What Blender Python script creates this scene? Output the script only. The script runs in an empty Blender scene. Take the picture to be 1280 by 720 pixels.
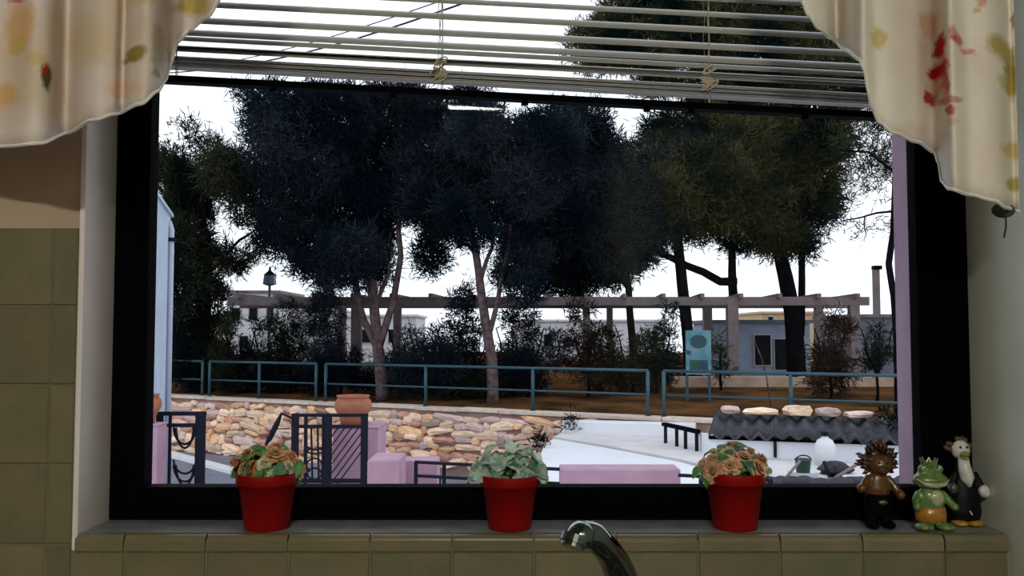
import bpy, bmesh, math, random
import numpy as np
from mathutils import Vector, Matrix, noise as mnoise

random.seed(7)
rng = np.random.default_rng(11)
SC = bpy.context.scene
COL = SC.collection
R = math.radians

# ------------------------------------------------------------------ camera
F = 1100.0                       # focal length in pixels of a 1280 x 720 frame
PITCH = math.atan(55 / F)        # horizon lies at y = 415
EYE = Vector((0, 0, 1.5))
cam = bpy.data.cameras.new('camera')
cam.sensor_width = 36
cam.lens = 36 * F / 1280
cam.clip_start = 0.02
cam.clip_end = 400
cam_ob = bpy.data.objects.new('camera', cam)
cam_ob.location = EYE
cam_ob.rotation_euler = (math.pi / 2 + PITCH, 0, 0)
COL.objects.link(cam_ob)
SC.camera = cam_ob

# ------------------------------------------------------------------ sky: flat bright overcast
W = bpy.data.worlds.new('overcast_sky')
SC.world = W
W.use_nodes = True
wn = W.node_tree
wn.nodes.clear()
w_out = wn.nodes.new('ShaderNodeOutputWorld')
w_bg = wn.nodes.new('ShaderNodeBackground')
w_tc = wn.nodes.new('ShaderNodeTexCoord')
w_no = wn.nodes.new('ShaderNodeTexNoise')
w_no.inputs['Scale'].default_value = 2.2
w_no.inputs['Detail'].default_value = 4
w_rp = wn.nodes.new('ShaderNodeValToRGB')
w_rp.color_ramp.elements[0].position = 0.3
w_rp.color_ramp.elements[0].color = (0.84, 0.90, 1.0, 1)
w_rp.color_ramp.elements[1].position = 0.7
w_rp.color_ramp.elements[1].color = (1.0, 0.99, 1.0, 1)
wn.links.new(w_tc.outputs['Generated'], w_no.inputs['Vector'])
wn.links.new(w_no.outputs['Fac'], w_rp.inputs['Fac'])
wn.links.new(w_rp.outputs['Color'], w_bg.inputs['Color'])
w_bg.inputs['Strength'].default_value = 1.55
wn.links.new(w_bg.outputs['Background'], w_out.inputs['Surface'])

SC.view_settings.view_transform = 'Standard'
SC.view_settings.look = 'None'
SC.view_settings.gamma = 1
SC.view_settings.use_curve_mapping = False
SC.view_settings.exposure = 0.0
LAMP_STRENGTH = 400.0            # the kitchen's ceiling lamp (built with its fixture below)


# ------------------------------------------------------------------ pixel -> place
def ray(px, py):
    cp, sp = math.cos(PITCH), math.sin(PITCH)
    dx, dy = px - 640, 360 - py
    return Vector((dx, F * cp - dy * sp, F * sp + dy * cp))


def P(px, py, Y):
    r = ray(px, py)
    return EYE + r * (Y / r.y)


def PZ(px, py, z):
    r = ray(px, py)
    return EYE + r * ((z - EYE.z) / r.z)


def PX(px, py, Y):
    return P(px, py, Y).x


# ------------------------------------------------------------------ materials
MATS = {}


def mat(name, col, rough=0.6, metal=0.0, var=0.0, scale=8.0, col2=None, bump=0.0, bscale=None,
        spec=0.5, rand=0.0, coat=0.0, detail=4.0, lo=0.35, hi=0.65):
    if name in MATS:
        return MATS[name]
    m = bpy.data.materials.new(name)
    m.use_nodes = True
    nt = m.node_tree
    b = nt.nodes['Principled BSDF']
    b.inputs['Roughness'].default_value = rough
    b.inputs['Metallic'].default_value = metal
    b.inputs['Specular IOR Level'].default_value = spec
    if coat:
        b.inputs['Coat Weight'].default_value = coat
        b.inputs['Coat Roughness'].default_value = 0.08
    tc = nt.nodes.new('ShaderNodeTexCoord')
    c2 = col2 if col2 else tuple(min(1, c * (1 + var)) for c in col)
    c1 = col if col2 else tuple(c * (1 - var) for c in col)
    no = nt.nodes.new('ShaderNodeTexNoise')
    no.inputs['Scale'].default_value = scale
    no.inputs['Detail'].default_value = detail
    rp = nt.nodes.new('ShaderNodeValToRGB')
    rp.color_ramp.elements[0].position = lo
    rp.color_ramp.elements[1].position = hi
    rp.color_ramp.elements[0].color = (*c1, 1)
    rp.color_ramp.elements[1].color = (*c2, 1)
    oi = nt.nodes.new('ShaderNodeObjectInfo')
    ad = nt.nodes.new('ShaderNodeVectorMath')
    sc = nt.nodes.new('ShaderNodeVectorMath')
    sc.operation = 'SCALE'
    sc.inputs['Scale'].default_value = 37.0
    cx = nt.nodes.new('ShaderNodeCombineXYZ')
    nt.links.new(oi.outputs['Random'], cx.inputs[0])
    nt.links.new(oi.outputs['Random'], cx.inputs[1])
    nt.links.new(cx.outputs[0], sc.inputs[0])
    nt.links.new(tc.outputs['Object'], ad.inputs[0])
    nt.links.new(sc.outputs[0], ad.inputs[1])
    nt.links.new(ad.outputs[0], no.inputs['Vector'])
    nt.links.new(no.outputs['Fac'], rp.inputs['Fac'])
    last = rp.outputs['Color']
    if rand:
        hs = nt.nodes.new('ShaderNodeHueSaturation')
        mr = nt.nodes.new('ShaderNodeMapRange')
        mr.inputs['To Min'].default_value = 1 - rand
        mr.inputs['To Max'].default_value = 1 + rand
        nt.links.new(oi.outputs['Random'], mr.inputs['Value'])
        nt.links.new(mr.outputs[0], hs.inputs['Value'])
        nt.links.new(last, hs.inputs['Color'])
        last = hs.outputs['Color']
    nt.links.new(last, b.inputs['Base Color'])
    if bump:
        nb = nt.nodes.new('ShaderNodeTexNoise')
        nb.inputs['Scale'].default_value = bscale or scale * 4
        nb.inputs['Detail'].default_value = 3
        bp = nt.nodes.new('ShaderNodeBump')
        bp.inputs['Strength'].default_value = bump
        bp.inputs['Distance'].default_value = 0.01
        nt.links.new(ad.outputs[0], nb.inputs['Vector'])
        nt.links.new(nb.outputs['Fac'], bp.inputs['Height'])
        nt.links.new(bp.outputs['Normal'], b.inputs['Normal'])
    MATS[name] = m
    return m


def emit(name, col, s):
    m = bpy.data.materials.new(name)
    m.use_nodes = True
    b = m.node_tree.nodes['Principled BSDF']
    b.inputs['Emission Color'].default_value = (*col, 1)
    b.inputs['Emission Strength'].default_value = s
    return m


def glass(name):
    m = bpy.data.materials.new(name)
    m.use_nodes = True
    nt = m.node_tree
    nt.nodes.clear()
    o = nt.nodes.new('ShaderNodeOutputMaterial')
    t = nt.nodes.new('ShaderNodeBsdfTransparent')
    t.inputs['Color'].default_value = (0.95, 0.97, 0.98, 1)
    g = nt.nodes.new('ShaderNodeBsdfGlossy')
    g.inputs['Roughness'].default_value = 0.01
    f = nt.nodes.new('ShaderNodeFresnel')
    f.inputs['IOR'].default_value = 1.15
    x = nt.nodes.new('ShaderNodeMixShader')
    nt.links.new(f.outputs[0], x.inputs[0])
    nt.links.new(t.outputs[0], x.inputs[1])
    nt.links.new(g.outputs[0], x.inputs[2])
    nt.links.new(x.outputs[0], o.inputs['Surface'])
    return m


# ------------------------------------------------------------------ mesh builder (world coordinates)
ORIG = {}


class MB:
    def __init__(s):
        s.v, s.f = [], []

    def add(s, vs, fs):
        o = len(s.v)
        s.v += [Vector(v) for v in vs]
        s.f += [tuple(i + o for i in f) for f in fs]
        return s

    def box(s, a, b):
        x0, y0, z0 = [min(a[i], b[i]) for i in range(3)]
        x1, y1, z1 = [max(a[i], b[i]) for i in range(3)]
        return s.add([(x0, y0, z0), (x1, y0, z0), (x1, y1, z0), (x0, y1, z0), (x0, y0, z1), (x1, y0, z1), (x1, y1, z1), (x0, y1, z1)],
                     [(0, 3, 2, 1), (4, 5, 6, 7), (0, 1, 5, 4), (1, 2, 6, 5), (2, 3, 7, 6), (3, 0, 4, 7)])

    def bar(s, p, q, w, h, up=(0, 0, 1)):
        p, q = Vector(p), Vector(q)
        d = (q - p).normalized()
        up = Vector(up)
        if abs(d.dot(up)) > 0.98:
            up = Vector((0, 1, 0))
        r = d.cross(up).normalized() * w / 2
        u = r.cross(d).normalized() * h / 2
        vs = []
        for c in (p, q):
            vs += [c - r - u, c + r - u, c + r + u, c - r + u]
        return s.add(vs, [(0, 3, 2, 1), (4, 5, 6, 7), (0, 1, 5, 4), (1, 2, 6, 5), (2, 3, 7, 6), (3, 0, 4, 7)])

    def prism(s, pts, z0, z1):
        n = len(pts)
        a = sum(pts[i][0] * pts[(i + 1) % n][1] - pts[(i + 1) % n][0] * pts[i][1] for i in range(n))
        if a < 0:
            pts = pts[::-1]
        vs = [(x, y, z0) for x, y in pts] + [(x, y, z1) for x, y in pts]
        fs = [tuple(range(n - 1, -1, -1)), tuple(range(n, 2 * n))]
        fs += [(i, (i + 1) % n, n + (i + 1) % n, n + i) for i in range(n)]
        return s.add(vs, fs)

    def tube(s, path, rad, seg=8, squash=1.0):
        path = [Vector(p) for p in path]
        n = len(path)
        if not hasattr(rad, '__len__'):
            rad = [rad] * n
        vs, fs = [], []
        prev = None
        for i, p in enumerate(path):
            d = (path[min(i + 1, n - 1)] - path[max(i - 1, 0)]).normalized()
            if prev is None:
                ref = Vector((0, 0, 1)) if abs(d.z) < 0.9 else Vector((0, 1, 0))
                r = d.cross(ref).normalized()
            else:
                r = (prev - d * prev.dot(d)).normalized()
            prev = r
            u = d.cross(r)
            for k in range(seg):
                a = 2 * math.pi * k / seg
                vs.append(p + (r * math.cos(a) + u * math.sin(a) * squash) * rad[i])
        for i in range(n - 1):
            for k in range(seg):
                k2 = (k + 1) % seg
                fs.append((i * seg + k, i * seg + k2, (i + 1) * seg + k2, (i + 1) * seg + k))
        fs.append(tuple(range(seg - 1, -1, -1)))
        fs.append(tuple(range((n - 1) * seg, n * seg)))
        return s.add(vs, fs)

    def lathe(s, prof, c, seg=24, sx=1.0, sy=1.0):
        c = Vector(c)
        vs, fs = [], []
        for r, z in prof:
            for k in range(seg):
                a = 2 * math.pi * k / seg
                vs.append(c + Vector((r * math.cos(a) * sx, r * math.sin(a) * sy, z)))
        n = len(prof)
        for i in range(n - 1):
            for k in range(seg):
                k2 = (k + 1) % seg
                fs.append((i * seg + k, i * seg + k2, (i + 1) * seg + k2, (i + 1) * seg + k))
        fs.append(tuple(range(seg - 1, -1, -1)))
        fs.append(tuple(range((n - 1) * seg, n * seg)))
        return s.add(vs, fs)

    def ball(s, c, r, seg=14, rings=9, rot=None):
        c = Vector(c)
        r = (r, r, r) if not hasattr(r, '__len__') else r
        vs, fs = [], []
        for i in range(1, rings):
            t = math.pi * i / rings
            for k in range(seg):
                a = 2 * math.pi * k / seg
                v = Vector((r[0] * math.sin(t) * math.cos(a), r[1] * math.sin(t) * math.sin(a), r[2] * math.cos(t)))
                vs.append(v)
        top, bot = len(vs), len(vs) + 1
        vs += [Vector((0, 0, r[2])), Vector((0, 0, -r[2]))]
        for i in range(rings - 2):
            for k in range(seg):
                k2 = (k + 1) % seg
                fs.append((i * seg + k, (i + 1) * seg + k, (i + 1) * seg + k2, i * seg + k2))
        for k in range(seg):
            k2 = (k + 1) % seg
            fs.append((top, k, k2))
            fs.append((bot, (rings - 2) * seg + k2, (rings - 2) * seg + k))
        if rot is not None:
            vs = [rot @ v for v in vs]
        return s.add([c + v for v in vs], fs)

    def mesh(s, name, org=Vector((0, 0, 0)), smooth=False):
        me = bpy.data.meshes.new(name)
        me.from_pydata([tuple(v - org) for v in s.v], [], s.f)
        if smooth:
            me.polygons.foreach_set('use_smooth', [True] * len(me.polygons))
        me.update()
        return me

    def build(s, name, m, parent=None, smooth=False, bevel=0.0, remesh=0.0, loc=None):
        org = ORIG[parent.name] if parent else (Vector(loc) if loc is not None else base_of(s.v))
        me = s.mesh(name, org, smooth)
        ob = link(name, me, m, parent)
        if not parent:
            ob.location = org
        ORIG[ob.name] = org
        if remesh:
            md = ob.modifiers.new('remesh', 'REMESH')
            md.mode = 'VOXEL'
            md.voxel_size = remesh
            md.use_smooth_shade = True
            sm = ob.modifiers.new('smooth', 'SMOOTH')
            sm.iterations = 4
        if bevel:
            md = ob.modifiers.new('bevel', 'BEVEL')
            md.width = bevel
            md.segments = 2
            md.limit_method = 'ANGLE'
        return ob


def base_of(vs):
    xs = [v.x for v in vs]
    ys = [v.y for v in vs]
    zs = [v.z for v in vs]
    return Vector(((min(xs) + max(xs)) / 2, (min(ys) + max(ys)) / 2, min(zs)))


def link(name, me, m=None, parent=None):
    ob = bpy.data.objects.new(name, me)
    COL.objects.link(ob)
    if m is not None and len(me.materials) == 0:
        me.materials.append(m)
    if parent:
        ob.parent = parent
    return ob


def tag(o, label=None, cat=None, group=None, kind=None):
    if label:
        o['label'] = label
    if cat:
        o['category'] = cat
    if group:
        o['group'] = group
    if kind:
        o['kind'] = kind
    return o


def thing(name, loc, label=None, cat=None, group=None, kind=None):
    o = bpy.data.objects.new(name, None)
    o.empty_display_size = 0.05
    COL.objects.link(o)
    o.location = loc
    ORIG[o.name] = Vector(loc)
    return tag(o, label, cat, group, kind)


def piece(name, me, parent, loc, rot=(0, 0, 0), scale=(1, 1, 1)):
    """a repeated piece with shared mesh data; loc in world coordinates"""
    o = bpy.data.objects.new(name, me)
    COL.objects.link(o)
    o.parent = parent
    o.location = Vector(loc) - ORIG[parent.name]
    o.rotation_euler = rot
    o.scale = scale
    return o


# ------------------------------------------------------------------ palette
M_TILE = mat('olive_ceramic', (0.110, 0.110, 0.060), 0.45, col2=(0.160, 0.128, 0.075), scale=16, rand=0.12, bump=0.12, bscale=60)
M_TRIM = mat('olive_glazed_edge', (0.125, 0.12, 0.066), 0.16, col2=(0.175, 0.14, 0.085), scale=14, rand=0.10, spec=0.6)
M_GROUT = mat('pale_grout', (0.15, 0.14, 0.09), 0.9, var=0.1)
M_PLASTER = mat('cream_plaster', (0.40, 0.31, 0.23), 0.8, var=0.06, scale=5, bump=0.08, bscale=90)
M_REVEAL = mat('grey_white_reveal_paint', (0.66, 0.60, 0.61), 0.55, var=0.06, scale=6)
M_RWALL = mat('grey_green_gloss_paint', (0.62, 0.66, 0.57), 0.33, var=0.08, scale=5, bump=0.04, bscale=40)
M_CEIL = mat('white_ceiling_paint', (0.34, 0.32, 0.29), 0.9, var=0.03)
M_FLOOR = mat('brown_floor_tile', (0.14, 0.10, 0.07), 0.5, var=0.2, scale=3)
M_BLACK = mat('black_aluminium', (0.001, 0.001, 0.0018), 0.7, var=0.1, spec=0.02)
M_SILL = mat('grey_marble_sill', (0.17, 0.18, 0.19), 0.45, var=0.25, scale=30)
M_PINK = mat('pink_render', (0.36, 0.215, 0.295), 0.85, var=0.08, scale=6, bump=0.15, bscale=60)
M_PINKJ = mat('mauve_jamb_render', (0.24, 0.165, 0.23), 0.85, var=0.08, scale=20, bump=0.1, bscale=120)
M_SLAT = mat('beige_slat_enamel', (0.36, 0.365, 0.335), 0.35, var=0.04, scale=20)
M_CORD = mat('ladder_cord', (0.50, 0.44, 0.33), 0.8, var=0.1, scale=60)
M_CHROME = mat('chrome', (0.20, 0.24, 0.25), 0.06, metal=1.0)
M_STEEL = mat('sink_steel', (0.45, 0.46, 0.47), 0.28, metal=1.0)
M_COUNTER = mat('brown_stone_worktop', (0.09, 0.07, 0.05), 0.35, var=0.4, scale=60)
M_CAB = mat('oak_cabinet', (0.20, 0.11, 0.05), 0.5, var=0.25, scale=7)
M_REDPOT = mat('red_plastic', (0.22, 0.002, 0.002), 0.5, var=0.08, scale=10, spec=0.15)
M_SOIL = mat('soil', (0.02, 0.014, 0.01), 0.95, var=0.4, scale=80)
M_IRON = mat('blue_black_iron', (0.006, 0.007, 0.016), 0.6, var=0.2, spec=0.12)
M_TERRA = mat('terracotta', (0.30, 0.10, 0.055), 0.8, var=0.15, scale=9)
M_TEAL = mat('teal_painted_steel', (0.022, 0.07, 0.095), 0.4, var=0.12, scale=6, spec=0.35)
M_COPING = mat('pale_stone_coping', (0.62, 0.50, 0.42), 0.85, var=0.12, scale=6, rand=0.08)
M_MORTAR = mat('lime_mortar', (0.30, 0.20, 0.16), 0.95, var=0.2, scale=3, bump=0.4, bscale=12)
M_STONE = [mat('rubble_stone_cream', (0.84, 0.60, 0.43), 0.9, var=0.18, scale=4, rand=0.25, bump=1.0, bscale=9),
           mat('rubble_stone_rose', (0.62, 0.33, 0.24), 0.9, var=0.18, scale=4, rand=0.3, bump=1.0, bscale=9),
           mat('rubble_stone_mauve', (0.60, 0.43, 0.39), 0.9, var=0.18, scale=4, rand=0.3, bump=1.0, bscale=9),
           mat('rubble_stone_tan', (0.74, 0.45, 0.26), 0.9, var=0.18, scale=4, rand=0.3, bump=1.0, bscale=9)]
M_ASPHALT = mat('grey_asphalt', (0.17, 0.18, 0.23), 0.8, var=0.15, scale=4)
M_WHITELINE = mat('white_kerb_paint', (0.75, 0.75, 0.78), 0.7, var=0.06)
M_EARTH = mat('brown_earth', (0.030, 0.018, 0.010), 0.95, col2=(0.13, 0.062, 0.026), spec=0.0, scale=0.9, bump=0.4, bscale=9)
M_CONC = mat('white_concrete', (0.70, 0.72, 0.78), 0.75, var=0.04, scale=1.5)
M_CONC2 = mat('weathered_concrete', (0.60, 0.58, 0.60), 0.8, var=0.08, scale=1.8)
M_DRY = mat('grey_roof_sheet', (0.055, 0.055, 0.066), 0.8, spec=0.1, var=0.3, scale=3, bump=0.3, bscale=20)
M_BARKP = mat('pale_rosy_bark', (0.16, 0.11, 0.11), 0.9, spec=0.0, col2=(0.06, 0.042, 0.045), scale=6, bump=0.6, bscale=20)
M_BARKD = mat('dark_pine_bark', (0.006, 0.005, 0.007), 0.9, spec=0.0, var=0.4, scale=6, bump=0.6, bscale=20)
M_PERG = mat('grey_pergola_paint', (0.17, 0.135, 0.14), 0.8, var=0.12, scale=4)
M_WHITEB = mat('white_house_render', (0.62, 0.62, 0.66), 0.85, var=0.05, scale=2)
M_BLUEW = mat('pale_blue_render', (0.46, 0.54, 0.66), 0.8, var=0.07, scale=2.5)
M_KIOSK = mat('kiosk_pale_blue', (0.30, 0.36, 0.50), 0.8, var=0.1, scale=3)
M_GREYB = mat('grey_shed_render', (0.13, 0.145, 0.18), 0.85, var=0.12, scale=2)
M_DARKWIN = mat('dark_window', (0.006, 0.007, 0.012), 0.6, var=0.2, spec=0.1)
M_FRAMEW = mat('window_trim_white', (0.45, 0.46, 0.50), 0.6)
M_TANW = mat('tan_low_wall', (0.42, 0.30, 0.22), 0.9, var=0.2, scale=2.2, bump=0.2)
M_OCHRE = mat('ochre_render', (0.55, 0.40, 0.25), 0.85, var=0.1)


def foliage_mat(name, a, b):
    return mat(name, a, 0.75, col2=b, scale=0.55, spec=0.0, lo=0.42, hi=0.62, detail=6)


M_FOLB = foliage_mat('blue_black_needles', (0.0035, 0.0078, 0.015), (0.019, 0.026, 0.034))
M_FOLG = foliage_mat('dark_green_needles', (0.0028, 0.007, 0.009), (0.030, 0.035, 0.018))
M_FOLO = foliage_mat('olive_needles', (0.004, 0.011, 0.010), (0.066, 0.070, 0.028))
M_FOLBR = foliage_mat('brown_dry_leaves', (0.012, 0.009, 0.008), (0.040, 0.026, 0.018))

# ================================================================== THE ROOM
YW = 1.124          # plaster face of the window wall
YF = 1.195          # room side of the window frame
XL = P(97, 480, 1.118).x            # left reveal
XR = P(1216, 420, YF).x             # right reveal, flush with the side wall
ZS = P(640, 668.5, 1.118).z         # sill top
ZT = 2.20                           # lintel
X_ROOM0, Y_ROOM0, Z_CEIL = -2.5, -5.6, 2.75
Y_OUT = 1.285

b = MB()
b.box((X_ROOM0, YW, 0), (XL, Y_OUT, Z_CEIL))
b.box((XL, YW, 0), (XR, Y_OUT, ZS - 0.02))
b.box((XL, YW, ZT), (XR, Y_OUT, Z_CEIL))
wall_front = b.build('wall_front', M_PLASTER, loc=(0, YW, 0))
tag(wall_front, 'cream plastered kitchen wall around the window, olive tiled below', 'wall', kind='structure')

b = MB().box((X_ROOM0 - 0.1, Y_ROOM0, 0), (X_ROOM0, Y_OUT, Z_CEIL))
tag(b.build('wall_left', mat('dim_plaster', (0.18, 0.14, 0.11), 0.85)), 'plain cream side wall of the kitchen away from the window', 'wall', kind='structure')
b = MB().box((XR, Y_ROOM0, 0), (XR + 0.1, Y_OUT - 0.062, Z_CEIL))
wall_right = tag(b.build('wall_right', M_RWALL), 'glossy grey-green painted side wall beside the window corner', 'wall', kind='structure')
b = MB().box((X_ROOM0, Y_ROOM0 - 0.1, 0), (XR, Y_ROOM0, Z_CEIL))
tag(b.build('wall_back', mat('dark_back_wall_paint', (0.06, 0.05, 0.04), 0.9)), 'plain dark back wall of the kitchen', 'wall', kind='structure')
b = MB().box((X_ROOM0 - 0.1, Y_ROOM0 - 0.1, -0.1), (XR + 0.1, Y_OUT, 0))
tag(b.build('floor', M_FLOOR), 'brown tiled kitchen floor', 'floor', kind='structure')
b = MB().box((X_ROOM0 - 0.1, Y_ROOM0 - 0.1, Z_CEIL), (XR + 0.1, Y_OUT, Z_CEIL + 0.1))
tag(b.build('ceiling', M_CEIL), 'white kitchen ceiling', 'ceiling', kind='structure')

# white painted reveal on the left
b = MB().box((XL - 0.003, YW - 0.006, ZS - 0.02), (XL + 0.004, YF + 0.04, ZT))
tag(b.build('trim_1', M_REVEAL, bevel=0.0015), 'grey-white painted window reveal beside the olive tiles', 'trim', kind='structure')


# ---- tiles
def tile_mesh(w, h, name='tile', t=0.008, bev=0.0016):
    me = bpy.data.meshes.new(name)
    bm = bmesh.new()
    bmesh.ops.create_cube(bm, size=1.0)
    bmesh.ops.scale(bm, vec=(w, t, h), verts=bm.verts)
    fe = [e for e in bm.edges if all(v.co.y < 0 for v in e.verts)]
    bmesh.ops.bevel(bm, geom=fe, offset=bev, segments=1, affect='EDGES')
    bm.to_mesh(me)
    bm.free()
    me.materials.append(M_TILE)
    return me


TS = 0.0998
GAP = 0.0022
ZTILE = P(40, 285, 1.118).z          # top of the tiled field
XJ = P(62, 480, 1.118).x             # vertical joint left of the window
MB().box((X_ROOM0 + 0.005, YW - 0.0035, 0.93), (XL - 0.003, YW + 0.002, ZTILE)).build('grout', M_GROUT, wall_front)
MB().box((XL - 0.003, YW - 0.0035, 0.93), (P(1262, 690, 1.116).x, YW + 0.002, ZS - 0.008)).build('grout', M_GROUT, wall_front)
t_full = tile_mesh(TS - GAP, TS - GAP)
t_cut = tile_mesh(XL - 0.003 - XJ - GAP, TS - GAP)
nrow = int((ZTILE - 0.90) / TS)
for r in range(nrow):
    zc = ZTILE - (r + 0.5) * TS
    piece('tile', t_cut, wall_front, ((XJ + XL - 0.003) / 2, YW - 0.002, zc))
    for c in range(18):
        piece('tile', t_full, wall_front, (XJ - (c + 0.5) * TS, YW - 0.002, zc))
# under the sill: a rounded edge strip, then tiles
ZE = P(640, 690, 1.118).z
XG = P(1262, 690, 1.116).x           # the tiling stops just short of the side wall
em = MB()
hh = ZS + 0.001 - ZE - GAP
prof = [(0.004, 0)]
for k in range(7):
    a = math.pi / 2 * k / 6
    prof.append((-0.004 + 0.010 - 0.010 * math.cos(0) + 0.009 * (1 - math.cos(a)) - 0.002, hh - 0.009 + 0.009 * math.sin(a)))
prof = [(0.010, 0.0), (-0.006, 0.0)] + [(-0.006 + 0.009 * (1 - math.cos(math.pi / 2 * k / 6)), hh - 0.009 + 0.009 * math.sin(math.pi / 2 * k / 6)) for k in range(7)] + [(0.010, hh)]
np_ = len(prof)
wv = TS * 1.03 - GAP
vs = [(-wv / 2, y, z) for y, z in prof] + [(wv / 2, y, z) for y, z in prof]
em.add(vs, [tuple(range(np_ - 1, -1, -1)), tuple(range(np_, 2 * np_))] + [(i, (i + 1) % np_, np_ + (i + 1) % np_, np_ + i) for i in range(np_)])
t_edge = em.mesh('edge_tile')
t_edge.materials.append(M_TRIM)
xj0 = P(155, 690, 1.118).x
xs = [xj0 + k * TS * 1.03 for k in range(-1, 11)]
x_hi = XG
for k, x in enumerate(xs):
    x0, x1 = max(x, XL + 0.001), min(x + TS * 1.03, x_hi)
    if x1 - x0 < 0.012:
        continue
    s = (x1 - x0 - GAP) / wv
    piece('edge_tile', t_edge, wall_front, ((x0 + x1) / 2, YW - 0.002, ZE + GAP / 2), scale=(s, 1, 1))
    for r in range(3):
        piece('tile', t_full, wall_front, ((x0 + x1) / 2, YW - 0.002, ZE - (r + 0.5) * TS), scale=((x1 - x0 - GAP) / (TS - GAP), 1, 1))

# ---- the window
win = thing('window_1', (0, YF, ZS), 'black aluminium kitchen window with a single wide pane', 'window', kind='structure')
xo0, xo1 = XL + 0.004, XR
xi0, xi1 = P(184, 380, YF).x, P(1147.5, 380, YF).x
zi0 = P(640, 609, YF).z
zi1 = 2.14
for (a, c) in (((xo0, YF + 0.008, ZS), (xo0 + 0.03, YF + 0.045, ZT)), ((xo1 - 0.03, YF + 0.008, ZS), (xo1, YF + 0.027, ZT)),
               ((xo0 + 0.03, YF + 0.008, ZS), (xo1 - 0.03, YF + 0.045, ZS + 0.026)), ((xo0 + 0.03, YF + 0.008, ZT - 0.03), (xo1 - 0.03, YF + 0.045, ZT))):
    MB().box(a, c).build('frame_bar', M_BLACK, win, bevel=0.002)
for (a, c) in (((xo0 + 0.026, YF, ZS + 0.022), (xi0, YF + 0.03, zi1 + 0.03)), ((xi1, YF, ZS + 0.022), (xo1 - 0.026, YF + 0.027, zi1 + 0.03)),
               ((xi0, YF, ZS + 0.022), (xi1, YF + 0.03, zi0)), ((xi0, YF, zi1), (xi1, YF + 0.03, zi1 + 0.03))):
    MB().box(a, c).build('sash_bar', M_BLACK, win, bevel=0.002)
MB().box((xi0 - 0.006, YF + 0.014, zi0 - 0.006), (xi1 + 0.006, YF + 0.018, zi1 + 0.006)).build('pane', glass('window_glass'), win)
MB().box((XL + 0.004, YW + 0.006, ZS - 0.02), (XR, YF + 0.06, ZS)).build('window_sill', M_SILL, win, bevel=0.001)
# handle pull on the left sash bar
MB().box((xo0 + 0.034, YF - 0.006, 1.62), (xo0 + 0.044, YF, 1.74)).build('handle', M_BLACK, win, bevel=0.002)

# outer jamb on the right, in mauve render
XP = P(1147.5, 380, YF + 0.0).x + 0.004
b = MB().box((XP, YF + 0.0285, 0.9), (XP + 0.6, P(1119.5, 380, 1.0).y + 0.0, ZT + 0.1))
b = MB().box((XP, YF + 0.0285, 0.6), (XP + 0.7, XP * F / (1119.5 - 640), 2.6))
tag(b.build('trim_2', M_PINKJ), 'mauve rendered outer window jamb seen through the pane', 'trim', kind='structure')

# ================================================================== BLIND
YB = 1.158
TILT = 0.052
bl = thing('venetian_blind', (0, YB, 1.85), 'beige slatted blind half raised and hanging crooked in the window', 'blind')
xb0, xb1 = XL + 0.02, XR - 0.02


def slat_mesh():
    m = MB()
    n = 5
    vs = []
    for sx in (xb0, xb1):
        for k in range(n):
            t = k / (n - 1) * 2 - 1
            vs.append((sx, t * 0.0125, 0.0022 * (1 - t * t)))
    for sx in (xb0, xb1):
        for k in range(n):
            t = k / (n - 1) * 2 - 1
            vs.append((sx, t * 0.0125, 0.0022 * (1 - t * t) - 0.0007))
    fs = []
    for k in range(n - 1):
        fs.append((k, n + k, n + k + 1, k + 1))
        fs.append((2 * n + k, 2 * n + k + 1, 3 * n + k + 1, 3 * n + k))
        fs.append((k, k + 1, 2 * n + k + 1, 2 * n + k))
        fs.append((n + k, 3 * n + k, 3 * n + k + 1, n + k + 1))
    fs += [(0, 2 * n, 3 * n, n), (n - 1, 2 * n - 1, 4 * n - 1, 3 * n - 1)]
    m.add(vs, fs)
    me = m.mesh('slat', smooth=False)
    me.materials.append(M_SLAT)
    return me


sm = slat_mesh()
ang = math.atan(TILT)
ys = [61, 45, 24.5, 5]
dz = 19.5
zs = [P(640, y, YB).z for y in ys]
while zs[-1] < ZT - 0.09:
    zs.append(zs[-1] + 0.0205)
stack = [(107.5, 4), (105, 6), (102.5, 3), (100, 7), (97.5, 4), (95, 8), (84, 24), (80, 10), (69.5, 30)]
for i, (y, tl) in enumerate(stack):
    piece('slat', sm, bl, (0, YB, P(640, y, YB).z), rot=(R(tl + random.uniform(-1, 1)), ang + random.uniform(-0.0012, 0.0012) + 0.004 * (1 if i < 6 else 0), 0))
for i, z in enumerate(zs):
    fade = max(0.0, 1 - max(0, i - 3) / 14)
    piece('slat', sm, bl, (0, YB, z), rot=(R(36 + random.uniform(-1.5, 1.5)), ang * fade + random.uniform(-0.001, 0.001), 0))
MB().box((xb0, YB - 0.014, ZT - 0.032), (xb1, YB + 0.014, ZT)).build('headrail', M_SLAT, bl, bevel=0.001)
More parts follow.
